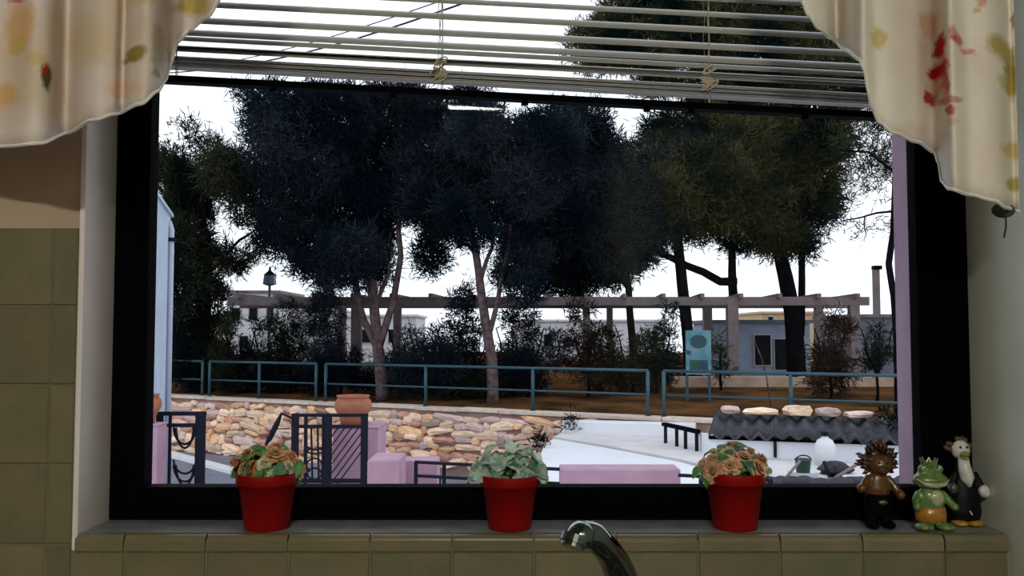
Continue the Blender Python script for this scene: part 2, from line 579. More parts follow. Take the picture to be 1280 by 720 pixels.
# the dark bottom rail with its little plugs
zr = lambda x: P(640, 122, YB).z - x * 0.0525
MB().bar((xb0, YB, zr(xb0)), (xb1, YB, zr(xb1)), 0.020, 0.0085).build('bottom_rail', M_BLACK, bl, bevel=0.001)
for px in (342, 492, 656, 808, 863, 1005):
    x = PX(px, 125, YB)
    MB().lathe([(0.0045, 0), (0.005, 0.003), (0.003, 0.009)], (x, YB - 0.004, zr(x) - 0.0105), 8).build('plug', M_BLACK, bl)
for px, knot in ((217, 0), (550, 1), (883, 1), (1195, 0)):
    x = PX(px, 60, YB)
    for s in (-1, 1):
        path = []
        for k in range(24):
            z = zr(x) + 0.004 + (ZT - 0.04 - zr(x)) * k / 23
            path.append((x + 0.0012 * math.sin(k * 1.7 + s), YB + s * 0.0135, z))
        MB().tube(path, 0.0006, 5).build('ladder_cord', M_CORD, bl)
    MB().tube([(x + 0.004, YB, zr(x)), (x + 0.003, YB, (zr(x) + ZT) / 2), (x + 0.004, YB, ZT - 0.03)], 0.0008, 5).build('lift_cord', M_CORD, bl)
    if knot:
        z0 = P(px, 92 if px < 700 else 101, YB).z
        for k in range(9):
            a = random.uniform(0, 6.28)
            cx, cz = x + random.uniform(-0.004, 0.004), z0 + random.uniform(-0.013, 0.013)
            pts = []
            for q in range(9):
                t = q / 8 * 2 * math.pi
                pts.append((cx + 0.0085 * math.cos(t), YB - 0.016 - 0.003 * math.sin(a), cz + 0.0045 * math.sin(t + a) + 0.003 * math.cos(t)))
            MB().tube(pts, 0.0011, 5).build('cord_loop', M_CORD, bl)

# ================================================================== CURTAINS
YC = 0.995


def interp(tab, x):
    if x <= tab[0][0]:
        return tab[0][1]
    for (a, ya), (c, yc) in zip(tab, tab[1:]):
        if x <= c:
            t = (x - a) / (c - a)
            t = t * t * (3 - 2 * t)
            return ya + (yc - ya) * t
    return tab[-1][1]


def curtain_mat(name, root, spots, base, base2):
    m = bpy.data.materials.new(name)
    m.use_nodes = True
    nt = m.node_tree
    bs = nt.nodes['Principled BSDF']
    bs.inputs['Roughness'].default_value = 0.9
    bs.inputs['Specular IOR Level'].default_value = 0.1
    tc = nt.nodes.new('ShaderNodeTexCoord')
    n1 = nt.nodes.new('ShaderNodeTexNoise')
    n1.inputs['Scale'].default_value = 11
    rp = nt.nodes.new('ShaderNodeValToRGB')
    rp.color_ramp.elements[0].position = 0.4
    rp.color_ramp.elements[1].position = 0.62
    rp.color_ramp.elements[0].color = (*base, 1)
    rp.color_ramp.elements[1].color = (*base2, 1)
    nt.links.new(tc.outputs['UV'], n1.inputs['Vector'])
    nt.links.new(n1.outputs['Fac'], rp.inputs['Fac'])
    last = rp.outputs['Color']
    n2 = nt.nodes.new('ShaderNodeTexNoise')
    n2.inputs['Scale'].default_value = 85
    n2.inputs['Detail'].default_value = 3
    nt.links.new(tc.outputs['UV'], n2.inputs['Vector'])
    # wobble the coordinates so that the printed petals have ragged outlines
    sb = nt.nodes.new('ShaderNodeVectorMath')
    sb.operation = 'SUBTRACT'
    sb.inputs[1].default_value = (0.5, 0.5, 0.5)
    nt.links.new(n2.outputs['Color'], sb.inputs[0])
    sc = nt.nodes.new('ShaderNodeVectorMath')
    sc.operation = 'SCALE'
    sc.inputs['Scale'].default_value = 0.015
    nt.links.new(sb.outputs[0], sc.inputs[0])
    ad = nt.nodes.new('ShaderNodeVectorMath')
    nt.links.new(tc.outputs['UV'], ad.inputs[0])
    nt.links.new(sc.outputs[0], ad.inputs[1])
    o = ORIG[root.name]
    for (px, py, rx, ry, col, al) in spots:
        p = P(px, py, YC) - o
        k = YC / F
        mp = nt.nodes.new('ShaderNodeMapping')
        mp.inputs['Scale'].default_value = (1 / (rx * k), 1 / (ry * k), 0)
        mp.inputs['Location'].default_value = (-p.x / (rx * k), -p.z / (ry * k), 0)
        nt.links.new(ad.outputs[0], mp.inputs['Vector'])
        ln = nt.nodes.new('ShaderNodeVectorMath')
        ln.operation = 'LENGTH'
        nt.links.new(mp.outputs[0], ln.inputs[0])
        mr = nt.nodes.new('ShaderNodeMapRange')
        mr.inputs['From Min'].default_value = 1.5
        mr.inputs['From Max'].default_value = 0.75
        mr.inputs['To Max'].default_value = al
        nt.links.new(ln.outputs['Value'], mr.inputs['Value'])
        mx = nt.nodes.new('ShaderNodeMix')
        mx.data_type = 'RGBA'
        mx.inputs[7].default_value = (*col, 1)
        nt.links.new(mr.outputs[0], mx.inputs[0])
        nt.links.new(last, mx.inputs[6])
        last = mx.outputs[2]
    nt.links.new(last, bs.inputs['Base Color'])
    wv_ = nt.nodes.new('ShaderNodeTexNoise')
    wv_.inputs['Scale'].default_value = 420
    nt.links.new(tc.outputs['UV'], wv_.inputs['Vector'])
    bp = nt.nodes.new('ShaderNodeBump')
    bp.inputs['Strength'].default_value = 0.25
    bp.inputs['Distance'].default_value = 0.002
    nt.links.new(wv_.outputs['Fac'], bp.inputs['Height'])
    nt.links.new(bp.outputs['Normal'], bs.inputs['Normal'])
    return m


ROD_Z = 2.13


def curtain(name, px0, px1, hem, folds, label, spots, base, base2):
    """a gathered valance hanging from the rod; hem is a (px, py) table on the curtain plane"""
    nx, nz = 150, 26
    root = thing(name, ((P((px0 + px1) / 2, 100, YC)).x, YC, P(0, interp(hem, (px0 + px1) / 2), YC).z), label, 'curtain', 'printed valances on the curtain rod')
    m = MB()
    grid, hemline, uvs = [], [], []
    for j in range(nz + 1):
        v = j / nz
        for i in range(nx + 1):
            px = px0 + (px1 - px0) * i / nx
            zh = P(px, interp(hem, px), YC).z
            x = P(px, 360, YC).x
            z = ROD_Z + (zh - ROD_Z) * v
            dy = 0.0
            for (fp, fw, fa) in folds:
                d = (px - fp) / fw
                dy += 1.7 * fa * math.exp(-d * d)
            dy += 0.004 * math.sin(px * 0.06 + 2 * v) + 0.0045 * (1 - v) * math.sin(px * 0.13)
            gather = 0.15 + 0.85 * min(1.0, v * 2.2)
            yy = YC + dy * gather - 0.012 * v * v
            zf_ = P(px, interp(hem, px), yy).z
            uvs.append((x - root.location.x, z - root.location.z))
            grid.append((P(px, 360, yy).x, yy, ROD_Z + (zf_ - ROD_Z) * v))
            if j == nz:
                hemline.append(grid[-1])
    fs = []
    for j in range(nz):
        for i in range(nx):
            a = j * (nx + 1) + i
            fs.append((a, a + nx + 1, a + nx + 2, a + 1))
    m.add(grid, fs)
    cl = m.build('cloth', curtain_mat(name + '_print', root, spots, base, base2), root, smooth=True)
    uvl = cl.data.uv_layers.new(name='cloth')
    for lp in cl.data.loops:
        uvl.data[lp.index].uv = uvs[lp.vertex_index]
    so = cl.modifiers.new('thickness', 'SOLIDIFY')
    so.thickness = 0.0012
    MB().tube(hemline, 0.0021, 6).build('hem', M_HEM, root, smooth=True)
    # heading sleeve that the rod runs through
    hp = [(P(px0 + (px1 - px0) * i / 60, 0, YC).x, YC + 0.003 * math.sin(i * 1.1), ROD_Z) for i in range(61)]
    MB().tube(hp, 0.0155, 10).build('rod_sleeve', cl.data.materials[0], root, smooth=True)
    return root


M_HEM = mat('white_hem_tape', (0.80, 0.78, 0.74), 0.8, var=0.04, scale=60)
YEL, ORA, OLI, RED, PINK_, PEA = (0.58, 0.42, 0.10), (0.66, 0.36, 0.11), (0.27, 0.20, 0.03), (0.46, 0.012, 0.02), (0.62, 0.20, 0.19), (0.70, 0.42, 0.28)
LBASE, LBASE2 = (0.70, 0.62, 0.60), (0.64, 0.53, 0.42)
RBASE, RBASE2 = (0.82, 0.77, 0.70), (0.76, 0.69, 0.60)
hemL = [(-90, 168), (0, 183), (45, 179), (80, 166), (110, 150), (140, 142), (170, 130), (192, 114), (203, 98), (207, 80), (216, 52), (232, 36), (252, 22), (272, -4), (300, -40), (340, -90)]
curtain('curtain_valance', -90, 340, hemL,
        [(76, 14, 0.024), (30, 25, -0.010), (115, 22, -0.012), (147, 6, 0.012), (175, 18, -0.012), (208, 11, 0.034), (235, 14, 0.014), (290, 20, -0.012)],
        'printed valance with ochre blotches hanging over the olive tiles', [
            (25, 35, 17, 26, ORA, 0.75), (22, 60, 10, 10, YEL, 0.7), (110, 52, 26, 28, YEL, 0.42), (170, 70, 11, 8, OLI, 0.9),
            (163, 76, 7, 5, OLI, 0.9), (58, 97, 6, 14, (0.05, 0.06, 0.01), 0.95), (57, 89, 3, 4, RED, 0.95), (45, 78, 12, 8, YEL, 0.5), (8, 120, 14, 14, ORA, 0.7),
            (240, 6, 20, 11, (0.45, 0.33, 0.04), 0.85), (20, 4, 8, 4, RED, 0.7), (155, 112, 20, 10, PEA, 0.6), (198, 60, 7, 26, OLI, 0.55), (195, 92, 5, 6, OLI, 0.6), (175, 5, 16, 6, YEL, 0.5)], LBASE, LBASE2)  # olive spots by the edge put the deep fold's shade into the cloth colour
hemR = [(950, -95), (985, -45), (1008, 0), (1016, 18), (1030, 36), (1045, 48), (1062, 62), (1080, 74), (1086, 86), (1090, 110), (1094, 134), (1104, 153), (1122, 166), (1150, 177), (1172, 190), (1178, 205), (1180, 226), (1190, 236), (1215, 243), (1245, 250), (1262, 260), (1276, 264)]
curtain('curtain_valance', 950, 1276, hemR,
        [(1020, 18, -0.010), (1052, 9, 0.030), (1085, 12, -0.016), (1120, 24, -0.012), (1172, 13, 0.026), (1196, 14, -0.016), (1240, 22, -0.008), (1272, 10, 0.026)],
        'printed valance with a red flower hanging beside the grey-green side wall', [
            (1174, 58, 7, 14, RED, 1.0), (1172, 88, 11, 9, RED, 1.0), (1181, 98, 5, 26, RED, 0.8), (1161, 121, 6, 8, RED, 0.95), (1190, 128, 14, 3.5, RED, 0.6), (1188, 141, 5, 6, RED, 0.8),
            (1192, 50, 6, 9, PINK_, 0.8), (1197, 58, 6, 5, RED, 0.75), (1208, 68, 8, 4, PINK_, 0.8), (1170, 104, 9, 9, ORA, 0.5), (1160, 24, 10, 16, PEA, 0.7), (1098, 52, 8, 11, YEL, 0.75),
            (1252, 58, 15, 14, (0.42, 0.33, 0.04), 0.85), (1265, 90, 9, 22, (0.33, 0.24, 0.02), 0.9), (1258, 100, 10, 10, YEL, 0.5), (1228, 5, 7, 7, PINK_, 0.7), (1222, 17, 5, 4, YEL, 0.7),
            (1268, 12, 4, 10, OLI, 0.8), (1266, 185, 12, 9, YEL, 0.7), (1268, 230, 9, 9, (0.42, 0.33, 0.04), 0.8), (1190, 155, 5, 5, YEL, 0.5), (1145, 160, 14, 8, PEA, 0.3)], RBASE, RBASE2)
# a loose thread; an added dark blob stands for the turned-under valance corner
p0 = P(1255, 258, YC)
th = thing('curtain_corner', (p0.x, p0.y + 0.02, p0.z - 0.04), 'dark underside and loose thread at the turned-under corner of the flowered valance', 'curtain corner')
MB().ball(P(1254, 263, YC + 0.02), (0.014, 0.004, 0.009)).build('tab', mat('dark_underside_cloth', (0.05, 0.05, 0.045), 0.9), th, smooth=True)
MB().tube([P(1257, 268, YC + 0.02), P(1257.5, 283, YC + 0.02), P(1255, 297, YC + 0.02)], 0.0012, 6).build('thread', mat('dark_thread', (0.03, 0.03, 0.03), 0.9), th)
# rod
rod = thing('curtain_rod', (-0.05, YC, ROD_Z), 'brass curtain rod across the top of the window', 'rod')
M_BRASS = mat('aged_brass', (0.35, 0.24, 0.10), 0.35, metal=1.0)
xr0, xr1 = PX(-110, 0, YC), XR - 0.002
MB().tube([(xr0, YC, ROD_Z), (xr1, YC, ROD_Z)], 0.010, 12).build('pole', M_BRASS, rod, smooth=True)
MB().ball((xr0 - 0.014, YC, ROD_Z), 0.018).build('finial', M_BRASS, rod, smooth=True)
for x in (xr0 + 0.03, xr1 - 0.04):
    MB().tube([(x, YC, ROD_Z), (x, YW, ROD_Z)], 0.006, 8).build('bracket', M_BRASS, rod)

# ================================================================== LAMP
L_C = Vector((-0.115, -2.18, Z_CEIL))
lamp = thing('ceiling_lamp', L_C, 'fluorescent ceiling lamp lighting the kitchen', 'lamp')
MB().box(L_C + Vector((-0.27, -0.09, -0.03)), L_C + Vector((0.27, 0.09, 0))).build('housing', mat('white_lamp_housing', (0.6, 0.6, 0.6), 0.5), lamp, bevel=0.004)
MB().box(L_C + Vector((-0.24, -0.07, -0.058)), L_C + Vector((0.24, 0.07, -0.03))).build('diffuser', emit('lamp_diffuser', (1.0, 0.95, 0.80), LAMP_STRENGTH), lamp, bevel=0.006)

# ================================================================== SINK AND TAP
ct = thing('kitchen_counter', (-0.9, 0.83, 0), 'brown stone worktop with wooden cabinets under the window', 'counter')
xs0, xs1 = -0.20, 0.34
for k, (a, c) in enumerate((((X_ROOM0 + 0.01, 0.52, 0.87), (xs0, YW - 0.012, 0.905)), ((xs1, 0.52, 0.87), (XR - 0.004, YW - 0.012, 0.905)),
                            ((xs0, 0.52, 0.87), (xs1, 0.58, 0.905)), ((xs0, 0.93, 0.87), (xs1, YW - 0.012, 0.905)))):
    MB().box(a, c).build('worktop', M_COUNTER, ct, bevel=0.003)
MB().box((X_ROOM0 + 0.01, 0.60, 0.0), (XR - 0.01, YW - 0.012, 0.09)).build('plinth', M_BLACK, ct)
for k in range(5):
    x0 = X_ROOM0 + 0.01 + k * 0.622
    MB().box((x0, 0.58, 0.09), (x0 + 0.62, 0.60, 0.865)).build('cabinet_front', M_CAB, ct)
    d = MB().box((x0 + 0.012, 0.562, 0.10), (x0 + 0.608, 0.58, 0.855)).build('door', M_CAB, ct, bevel=0.004)
    MB().tube([(x0 + 0.56, 0.55, 0.66), (x0 + 0.56, 0.55, 0.78)], 0.006, 8).build('handle', M_STEEL, d)
sk = thing('kitchen_sink', ((xs0 + xs1) / 2, 0.755, 0.72), 'steel sink bowl set in the worktop below the window', 'sink')
m = MB()
rim = [(xs0 - 0.015, 0.565), (xs1 + 0.015, 0.565), (xs1 + 0.015, 0.945), (xs0 - 0.015, 0.945)]
inn = [(xs0 + 0.01, 0.59), (xs1 - 0.01, 0.59), (xs1 - 0.01, 0.92), (xs0 + 0.01, 0.92)]
low = [(xs0 + 0.04, 0.61), (xs1 - 0.04, 0.61), (xs1 - 0.04, 0.90), (xs0 + 0.04, 0.90)]
vs = [(x, y, 0.9085) for x, y in rim] + [(x, y, 0.906) for x, y in inn] + [(x, y, 0.72) for x, y in low]
m.add(vs, [(i, (i + 1) % 4, 4 + (i + 1) % 4, 4 + i) for i in range(4)] + [(4 + i, 4 + (i + 1) % 4, 8 + (i + 1) % 4, 8 + i) for i in range(4)] + [(8, 9, 10, 11)])
m.build('bowl', M_STEEL, sk)
MB().lathe([(0.03, 0), (0.035, 0.003), (0.01, 0.004)], (0.07, 0.755, 0.7205), 20).build('drain', M_CHROME, sk, smooth=True)

tp = thing('kitchen_tap', (P(800, 800, 0.95).x, 0.985, 0.905), 'dark chrome swan-neck kitchen tap in front of the tiled sill', 'tap')
YH = 0.80
key = [P(724, 668.5, YH), P(740, 669, YH + 0.006), P(753, 681, YH + 0.02), P(764, 695, YH + 0.04), P(776, 719, YH + 0.065)]
base = Vector((P(800, 800, 0.95).x, 0.985, 0.905))
ctrl = key + [P(788, 760, YH + 0.10), P(800, 820, YH + 0.14), Vector((base.x, base.y - 0.005, 1.06)), Vector((base.x, base.y, 0.985))]
# Catmull-Rom through the control points
pts, rad = [], []
kr = [0.0128, 0.0125, 0.0125, 0.0135, 0.0155, 0.0165, 0.0165, 0.0165, 0.017]
for i in range(len(ctrl) - 1):
    p_1, p0_, p1_, p2_ = ctrl[max(i - 1, 0)], ctrl[i], ctrl[i + 1], ctrl[min(i + 2, len(ctrl) - 1)]
    for k in range(8):
        t = k / 8
        pts.append(0.5 * ((2 * p0_) + (-p_1 + p1_) * t + (2 * p_1 - 5 * p0_ + 4 * p1_ - p2_) * t * t + (-p_1 + 3 * p0_ - 3 * p1_ + p2_) * t ** 3))
        rad.append(kr[i] + (kr[i + 1] - kr[i]) * t)
pts.append(ctrl[-1])
rad.append(kr[-1])
MB().tube(pts, rad, 20).build('spout', M_CHROME, tp, smooth=True)
hc = P(725.5, 669, YH - 0.004)
MB().ball(hc, (0.0128, 0.0135, 0.0128), 24, 14).build('spout_head', M_CHROME, tp, smooth=True)
nz = P(718, 674, YH - 0.008)
dn = Vector((-0.35, -0.35, -0.87)).normalized()
MB().tube([nz - dn * 0.003, nz + dn * 0.004, nz + dn * 0.0042, nz + dn * 0.0075], [0.0125, 0.0125, 0.0105, 0.0105], 20).build('aerator', M_CHROME, tp, smooth=False)
MB().lathe([(0.030, 0), (0.030, 0.006), (0.024, 0.012), (0.024, 0.078), (0.018, 0.085)], base, 24).build('body', M_CHROME, tp, smooth=True)
MB().tube([base + Vector((0.02, 0, 0.06)), base + Vector((0.055, 0, 0.075)), base + Vector((0.10, -0.01, 0.11))], [0.009, 0.007, 0.006], 10).build('lever', M_CHROME, tp, smooth=True)


# ================================================================== POTTED FLOWERS ON THE SILL
def leaf_mesh(name, L, Wd, m, cup=0.25, n=6):
    vs, fs = [], []
    for i in range(n + 1):
        t = i / n
        w = Wd * math.sin(math.pi * min(1, 0.12 + 0.88 * t) ** 0.85) * 0.5 + (0.0004 if i in (0, n) else 0)
        y = L * t
        zc = -cup * L * (t - 0.5) ** 2 * 2 + cup * L * 0.5
        vs += [(-w, y, zc + w * 0.45), (0, y, zc), (w, y, zc + w * 0.45)]
    for i in range(n):
        a = i * 3
        fs += [(a, a + 1, a + 4, a + 3), (a + 1, a + 2, a + 5, a + 4)]
    me = MB().add(vs, fs).mesh(name, smooth=True)
    me.materials.append(m)
    return me


def rose_mesh(name, r, m):
    mb = MB()
    for ring, (n, r0, r1, z0, z1, curl) in enumerate(((2, 0.05, 0.16, 0.25, 0.80, 0.0), (3, 0.10, 0.34, 0.18, 0.82, 0.05), (4, 0.14, 0.58, 0.10, 0.74, 0.12), (5, 0.16, 0.86, 0.02, 0.55, 0.25), (5, 0.16, 1.08, -0.05, 0.26, 0.35))):
        for k in range(n):
            a0 = 2 * math.pi * (k / n + ring * 0.17) + random.uniform(-0.15, 0.15)
            wid = min(1.25, 2 * math.pi / n * 0.62)
            lift = random.uniform(-0.06, 0.06)
            vs, fs = [], []
            nu, nv = 4, 4
            for j in range(nv + 1):
                t = j / nv
                for i in range(nu + 1):
                    u = i / nu * 2 - 1
                    tt = t * (1 - 0.28 * u * u)
                    rr = r * (r0 + (r1 - r0) * tt ** 1.1 + curl * max(0, tt - 0.7))
                    zz = r * (z0 + (z1 - z0 + lift) * math.sin(tt * math.pi / 2) - curl * max(0, tt - 0.65) * 1.2)
                    a = a0 + u * wid * (0.55 + 0.45 * t)
                    vs.append((rr * math.cos(a), rr * math.sin(a), zz))
            for j in range(nv):
                for i in range(nu):
                    q = j * (nu + 1) + i
                    fs.append((q, q + 1, q + nu + 2, q + nu + 1))
            mb.add(vs, fs)
    mb.ball((0, 0, 0.05 * r), (r * 0.22, r * 0.22, r * 0.3), 8, 5)
    me = mb.mesh(name, smooth=True)
    me.materials.append(m)
    return me


def petal_mat(name, a, c):
    return mat(name, a, 0.7, col2=c, scale=90, rand=0.22, lo=0.35, hi=0.6)


M_ROSE1 = petal_mat('amber_petals', (0.44, 0.12, 0.025), (0.60, 0.38, 0.19))
M_ROSE2 = petal_mat('peach_petals', (0.50, 0.20, 0.10), (0.66, 0.46, 0.30))
M_CREAM = petal_mat('cream_green_petals', (0.36, 0.36, 0.24), (0.58, 0.54, 0.40))
M_LEAFG = petal_mat('bright_green_leaf', (0.03, 0.13, 0.02), (0.12, 0.26, 0.06))
M_SAGE = petal_mat('sage_leaf', (0.11, 0.24, 0.17), (0.48, 0.60, 0.54))
M_SAGED = petal_mat('deep_sage_leaf', (0.025, 0.10, 0.045), (0.10, 0.22, 0.13))


def potted(px, py_base, hpx, wpx, kind, label, seed):
    rnd = random.Random(seed)
    yc = 1.158
    k = yc / F
    c = P(px, py_base, yc)
    c.z = ZS
    root = thing('potted_flower', c, label, 'potted plant', 'red pots on the window sill')
    H = hpx * k
    r1, r0 = wpx / 2 * k, wpx / 2 * 0.70 * k
    prof = [(0.001, 0.0005), (r0, 0.0), (r0 + 0.001, 0.002), (r0 + (r1 - r0) * 0.72, H * 0.80), (r1 * 0.985, H * 0.805), (r1, H * 0.82), (r1 * 1.03, H - 0.001), (r1 * 1.02, H),
            (r1 * 0.96, H), (r1 * 0.94, H * 0.9), (0.001, H * 0.9)]
    pot = MB().lathe(prof, c, 36).build('pot', M_REDPOT, root, smooth=False)
    for pl in pot.data.polygons:
        pl.use_smooth = abs(pl.normal.z) < 0.5
    MB().lathe([(0.001, 0), (r1 * 0.93, 0), (r1 * 0.9, 0.003), (0.001, 0.006)], c + Vector((0, 0, H * 0.905)), 20).build('soil', M_SOIL, pot)
    top = c + Vector((0, 0, H * 0.93))
    leafs = {'g': leaf_mesh('leaf', 0.024, 0.015, M_LEAFG), 's': leaf_mesh('leaf', 0.027, 0.023, M_SAGE, 0.35), 'd': leaf_mesh('leaf', 0.024, 0.019, M_SAGED, 0.3)}

    def put(nm, me, th, ph, rad_, twist=0.0, sc=1.0, out=0.0):
        d = Vector((math.sin(th) * math.cos(ph), math.sin(th) * math.sin(ph) * 0.62, math.cos(th)))
        pos = top + Vector((d.x * rad_ * 1.12, d.y * rad_, d.z * rad_ * 0.86))
        q = (d + Vector((0, -0.35, 0.1)) * out).normalized().to_track_quat('Z', 'Y')
        e = (q @ Matrix.Rotation(twist, 3, 'Z').to_quaternion()).to_euler()
        piece(nm, me, root, pos, e, (sc, sc, sc))
    stem_top = MB()
    for i in range(7):
        a = i * 0.9
        stem_top.tube([top, top + Vector((0.012 * math.cos(a), 0.008 * math.sin(a), 0.018)), top + Vector((0.026 * math.cos(a), 0.014 * math.sin(a), 0.030))], 0.0013, 5)
    stem_top.build('stems', M_LEAFG, root)
    if kind == 'sage':
        n = 62
        for i in range(n):
            th = math.acos(1 - (i + 0.5) / n * 1.10)
            ph = i * 2.39996 + rnd.uniform(-.3, .3)
            me = leafs['s'] if rnd.random() < 0.7 else leafs['d']
            put('leaf', me, th + rnd.uniform(-.1, .1), ph, rnd.uniform(0.024, 0.039), rnd.uniform(0, 6.28), rnd.uniform(0.75, 1.05), 1.1)
    else:
        roses = [rose_mesh('rose', 0.0135, M_ROSE1 if kind == 'amber' else M_ROSE2), rose_mesh('rose', 0.0115, M_CREAM), rose_mesh('rose', 0.015, M_ROSE1 if kind == 'amber' else M_ROSE2)]
        for i in range(46):
            put('leaf', leafs['d' if rnd.random() < 0.6 else 'g'], rnd.uniform(0, 1.45), i * 2.39996, rnd.uniform(0.008, 0.026), rnd.uniform(0, 6.28), rnd.uniform(0.7, 1.0), 0.4)
        n = 17
        for i in range(n):
            th = math.acos(1 - (i + 0.5) / n * 0.93)
            ph = i * 2.39996 + (0.5 if kind == 'amber' else 1.7)
            me = roses[0 if rnd.random() < 0.5 else (1 if rnd.random() < 0.38 else 2)]
            put('rose', me, th, ph, 0.036 + rnd.uniform(-.002, .003), rnd.uniform(0, 6.28), rnd.uniform(0.82, 1.0), 0.55)
        for i in range(44):
            th = math.acos(1 - (i + 0.5) / 44 * 1.0)
            ph = i * 2.39996 + 2.0
            put('leaf', leafs['g' if rnd.random() < 0.75 else 'd'], th, ph, rnd.uniform(0.028, 0.041), rnd.uniform(0, 6.28), rnd.uniform(0.7, 1.1), 0.5)
    return root


potted(333.5, 664, 68, 75, 'amber', 'red plastic pot of amber roses and green leaves on the sill', 1)
potted(637, 664, 66, 73, 'sage', 'red plastic pot of sage green leaves behind the tap', 2)
potted(919, 666, 69, 74, 'peach', 'red plastic pot of peach roses on the sill beside the maned lion figurine', 3)

# ================================================================== FIGURINES
kf = 1.15 / F


def fig(px, py, Y=1.158):
    c = P(px, py, Y)
    c.z = ZS
    return c


def glaze(name, a, c=None):
    return mat(name, a, 0.3, col2=c, var=0.12, scale=160, coat=0.3)


# frog
g = fig(1164, 666, 1.150)
fr = thing('frog_figurine', g, 'green glazed frog figurine with a crown and orange shorts', 'figurine')
G1 = glaze('frog_green', (0.055, 0.13, 0.02), (0.15, 0.24, 0.08))
G2 = glaze('frog_pale_belly', (0.30, 0.34, 0.18), (0.42, 0.40, 0.28))
G3 = glaze('frog_orange_shorts', (0.30, 0.10, 0.01), (0.38, 0.20, 0.03))
G4 = glaze('dark_glaze', (0.01, 0.01, 0.01))
V = lambda x, y, z: g + Vector((x, y, z)) * kf
m = MB()
m.lathe([(0.1 * kf, 8 * kf), (16 * kf, 9 * kf), (17 * kf, 16 * kf), (16 * kf, 28 * kf), (17 * kf, 38 * kf), (15 * kf, 46 * kf), (9 * kf, 51 * kf), (0.1 * kf, 53 * kf)], g, 22, 1.0, 0.75)
m.ball(V(0, 0, 60), (22 * kf, 15 * kf, 11 * kf), 20, 12)
m.ball(V(0, 2, 66), (15 * kf, 12 * kf, 11 * kf), 18, 10)
for s in (-1, 1):
    m.ball(V(s * 10, -2, 74), (5.5 * kf,) * 3)
    m.tube([V(s * 13, 0, 44), V(s * 20, -4, 36), V(s * (21 if s < 0 else 24), -9, 30)], [5.5 * kf, 5 * kf, 4.5 * kf], 10)
    m.ball(V(s * (21 if s < 0 else 25), -10, 29), (5 * kf,) * 3)
    m.ball(V(s * 13, -9, 5), (12 * kf, 13 * kf, 5 * kf))
m.build('body', G1, fr, smooth=True, remesh=0.0014)
m = MB().ball(V(3, -9, 39), (10 * kf, 5 * kf, 10 * kf))
m.build('belly', G2, fr, smooth=True)
MB().lathe([(15.5 * kf, 10 * kf), (18 * kf, 11 * kf), (18.3 * kf, 18 * kf), (17.5 * kf, 27 * kf), (16 * kf, 28 * kf)], g, 22, 1.02, 0.80).build('shorts', G3, fr, smooth=True)
mo = MB()
mo.tube([V(-20, -8, 62), V(-12, -14, 57), V(0, -16.5, 55.5), V(12, -14, 57), V(20, -8, 62)], [1.2 * kf, 2.6 * kf, 3.2 * kf, 2.6 * kf, 1.2 * kf], 8)
mo.build('mouth', G2, fr, smooth=True)
for s in (-1, 1):
    e = MB().ball(V(s * 10, -6.2, 75), (2.8 * kf,) * 3, 10, 7).build('eye', glaze('figurine_eye_white', (0.5, 0.5, 0.42)), fr, smooth=True)
    MB().ball(V(s * 10, -8.6, 75), (1.2 * kf,) * 3, 8, 5).build('pupil', G4, e, smooth=True)
cr = MB()
for i in range(8):
    a = 2 * math.pi * i / 8
    a2 = 2 * math.pi * (i + 1) / 8
    am = (a + a2) / 2
    cr.add([V(9 * math.cos(a), 2 + 8 * math.sin(a), 74), V(9 * math.cos(a2), 2 + 8 * math.sin(a2), 74), V(10 * math.cos(a2), 2 + 9 * math.sin(a2), 80), V(11 * math.cos(am), 2 + 10 * math.sin(am), 87), V(10 * math.cos(a), 2 + 9 * math.sin(a), 80)], [(0, 1, 2, 3, 4)])
co = cr.build('crown', G1, fr)
co.modifiers.new('thickness', 'SOLIDIFY').thickness = 0.0015

# bird in a dark coat
g = fig(1206, 665, 1.172)
V = lambda x, y, z: g + Vector((x, y, z)) * kf
bd = thing('bird_figurine', g, 'tall black and white bird figurine with orange feet and brown curls', 'figurine')
B1 = mat('bird_black_coat', (0.003, 0.003, 0.0045), 0.5, spec=0.15)
B2 = glaze('bird_white', (0.50, 0.52, 0.52), (0.62, 0.62, 0.58))
B3 = glaze('bird_olive_beak', (0.22, 0.19, 0.02), (0.32, 0.26, 0.05))
B4 = glaze('bird_brown_curls', (0.06, 0.03, 0.012), (0.12, 0.06, 0.02))
B5 = glaze('bird_orange_feet', (0.34, 0.15, 0.01), (0.42, 0.22, 0.03))
m = MB()
m.lathe([(0.1 * kf, 7 * kf), (19 * kf, 8 * kf), (21 * kf, 18 * kf), (19 * kf, 38 * kf), (14 * kf, 58 * kf), (9 * kf, 76 * kf), (8 * kf, 88 * kf), (4 * kf, 95 * kf), (0.1 * kf, 97 * kf)], g, 22, 1.0, 0.72)
m.tube([V(11, -2, 66), V(17, -4, 54), V(19, -8, 47)], [5 * kf, 5 * kf, 4.6 * kf], 10)
m.tube([V(-10, -2, 66), V(-16, -4, 56), V(-17, -8, 50)], [5 * kf, 5 * kf, 4.6 * kf], 10)
m.build('body', B1, bd, smooth=True, remesh=0.0014)
MB().ball(V(-5, -4, 95), (11 * kf, 9.5 * kf, 12 * kf), 18, 12).build('head', B2, bd, smooth=True)
MB().tube([V(-4, -8, 86), V(-3, -9, 74), V(-1, -11.5, 60), V(1, -12.5, 50)], [6 * kf, 7.5 * kf, 8.5 * kf, 2 * kf], 12).build('chest', B2, bd, smooth=True)
bk = MB().ball(V(-5, -15, 91), (5.5 * kf, 8 * kf, 3.4 * kf)).ball(V(-5, -14, 86.5), (4.6 * kf, 6.5 * kf, 2.6 * kf)).build('beak', B3, bd, smooth=True)
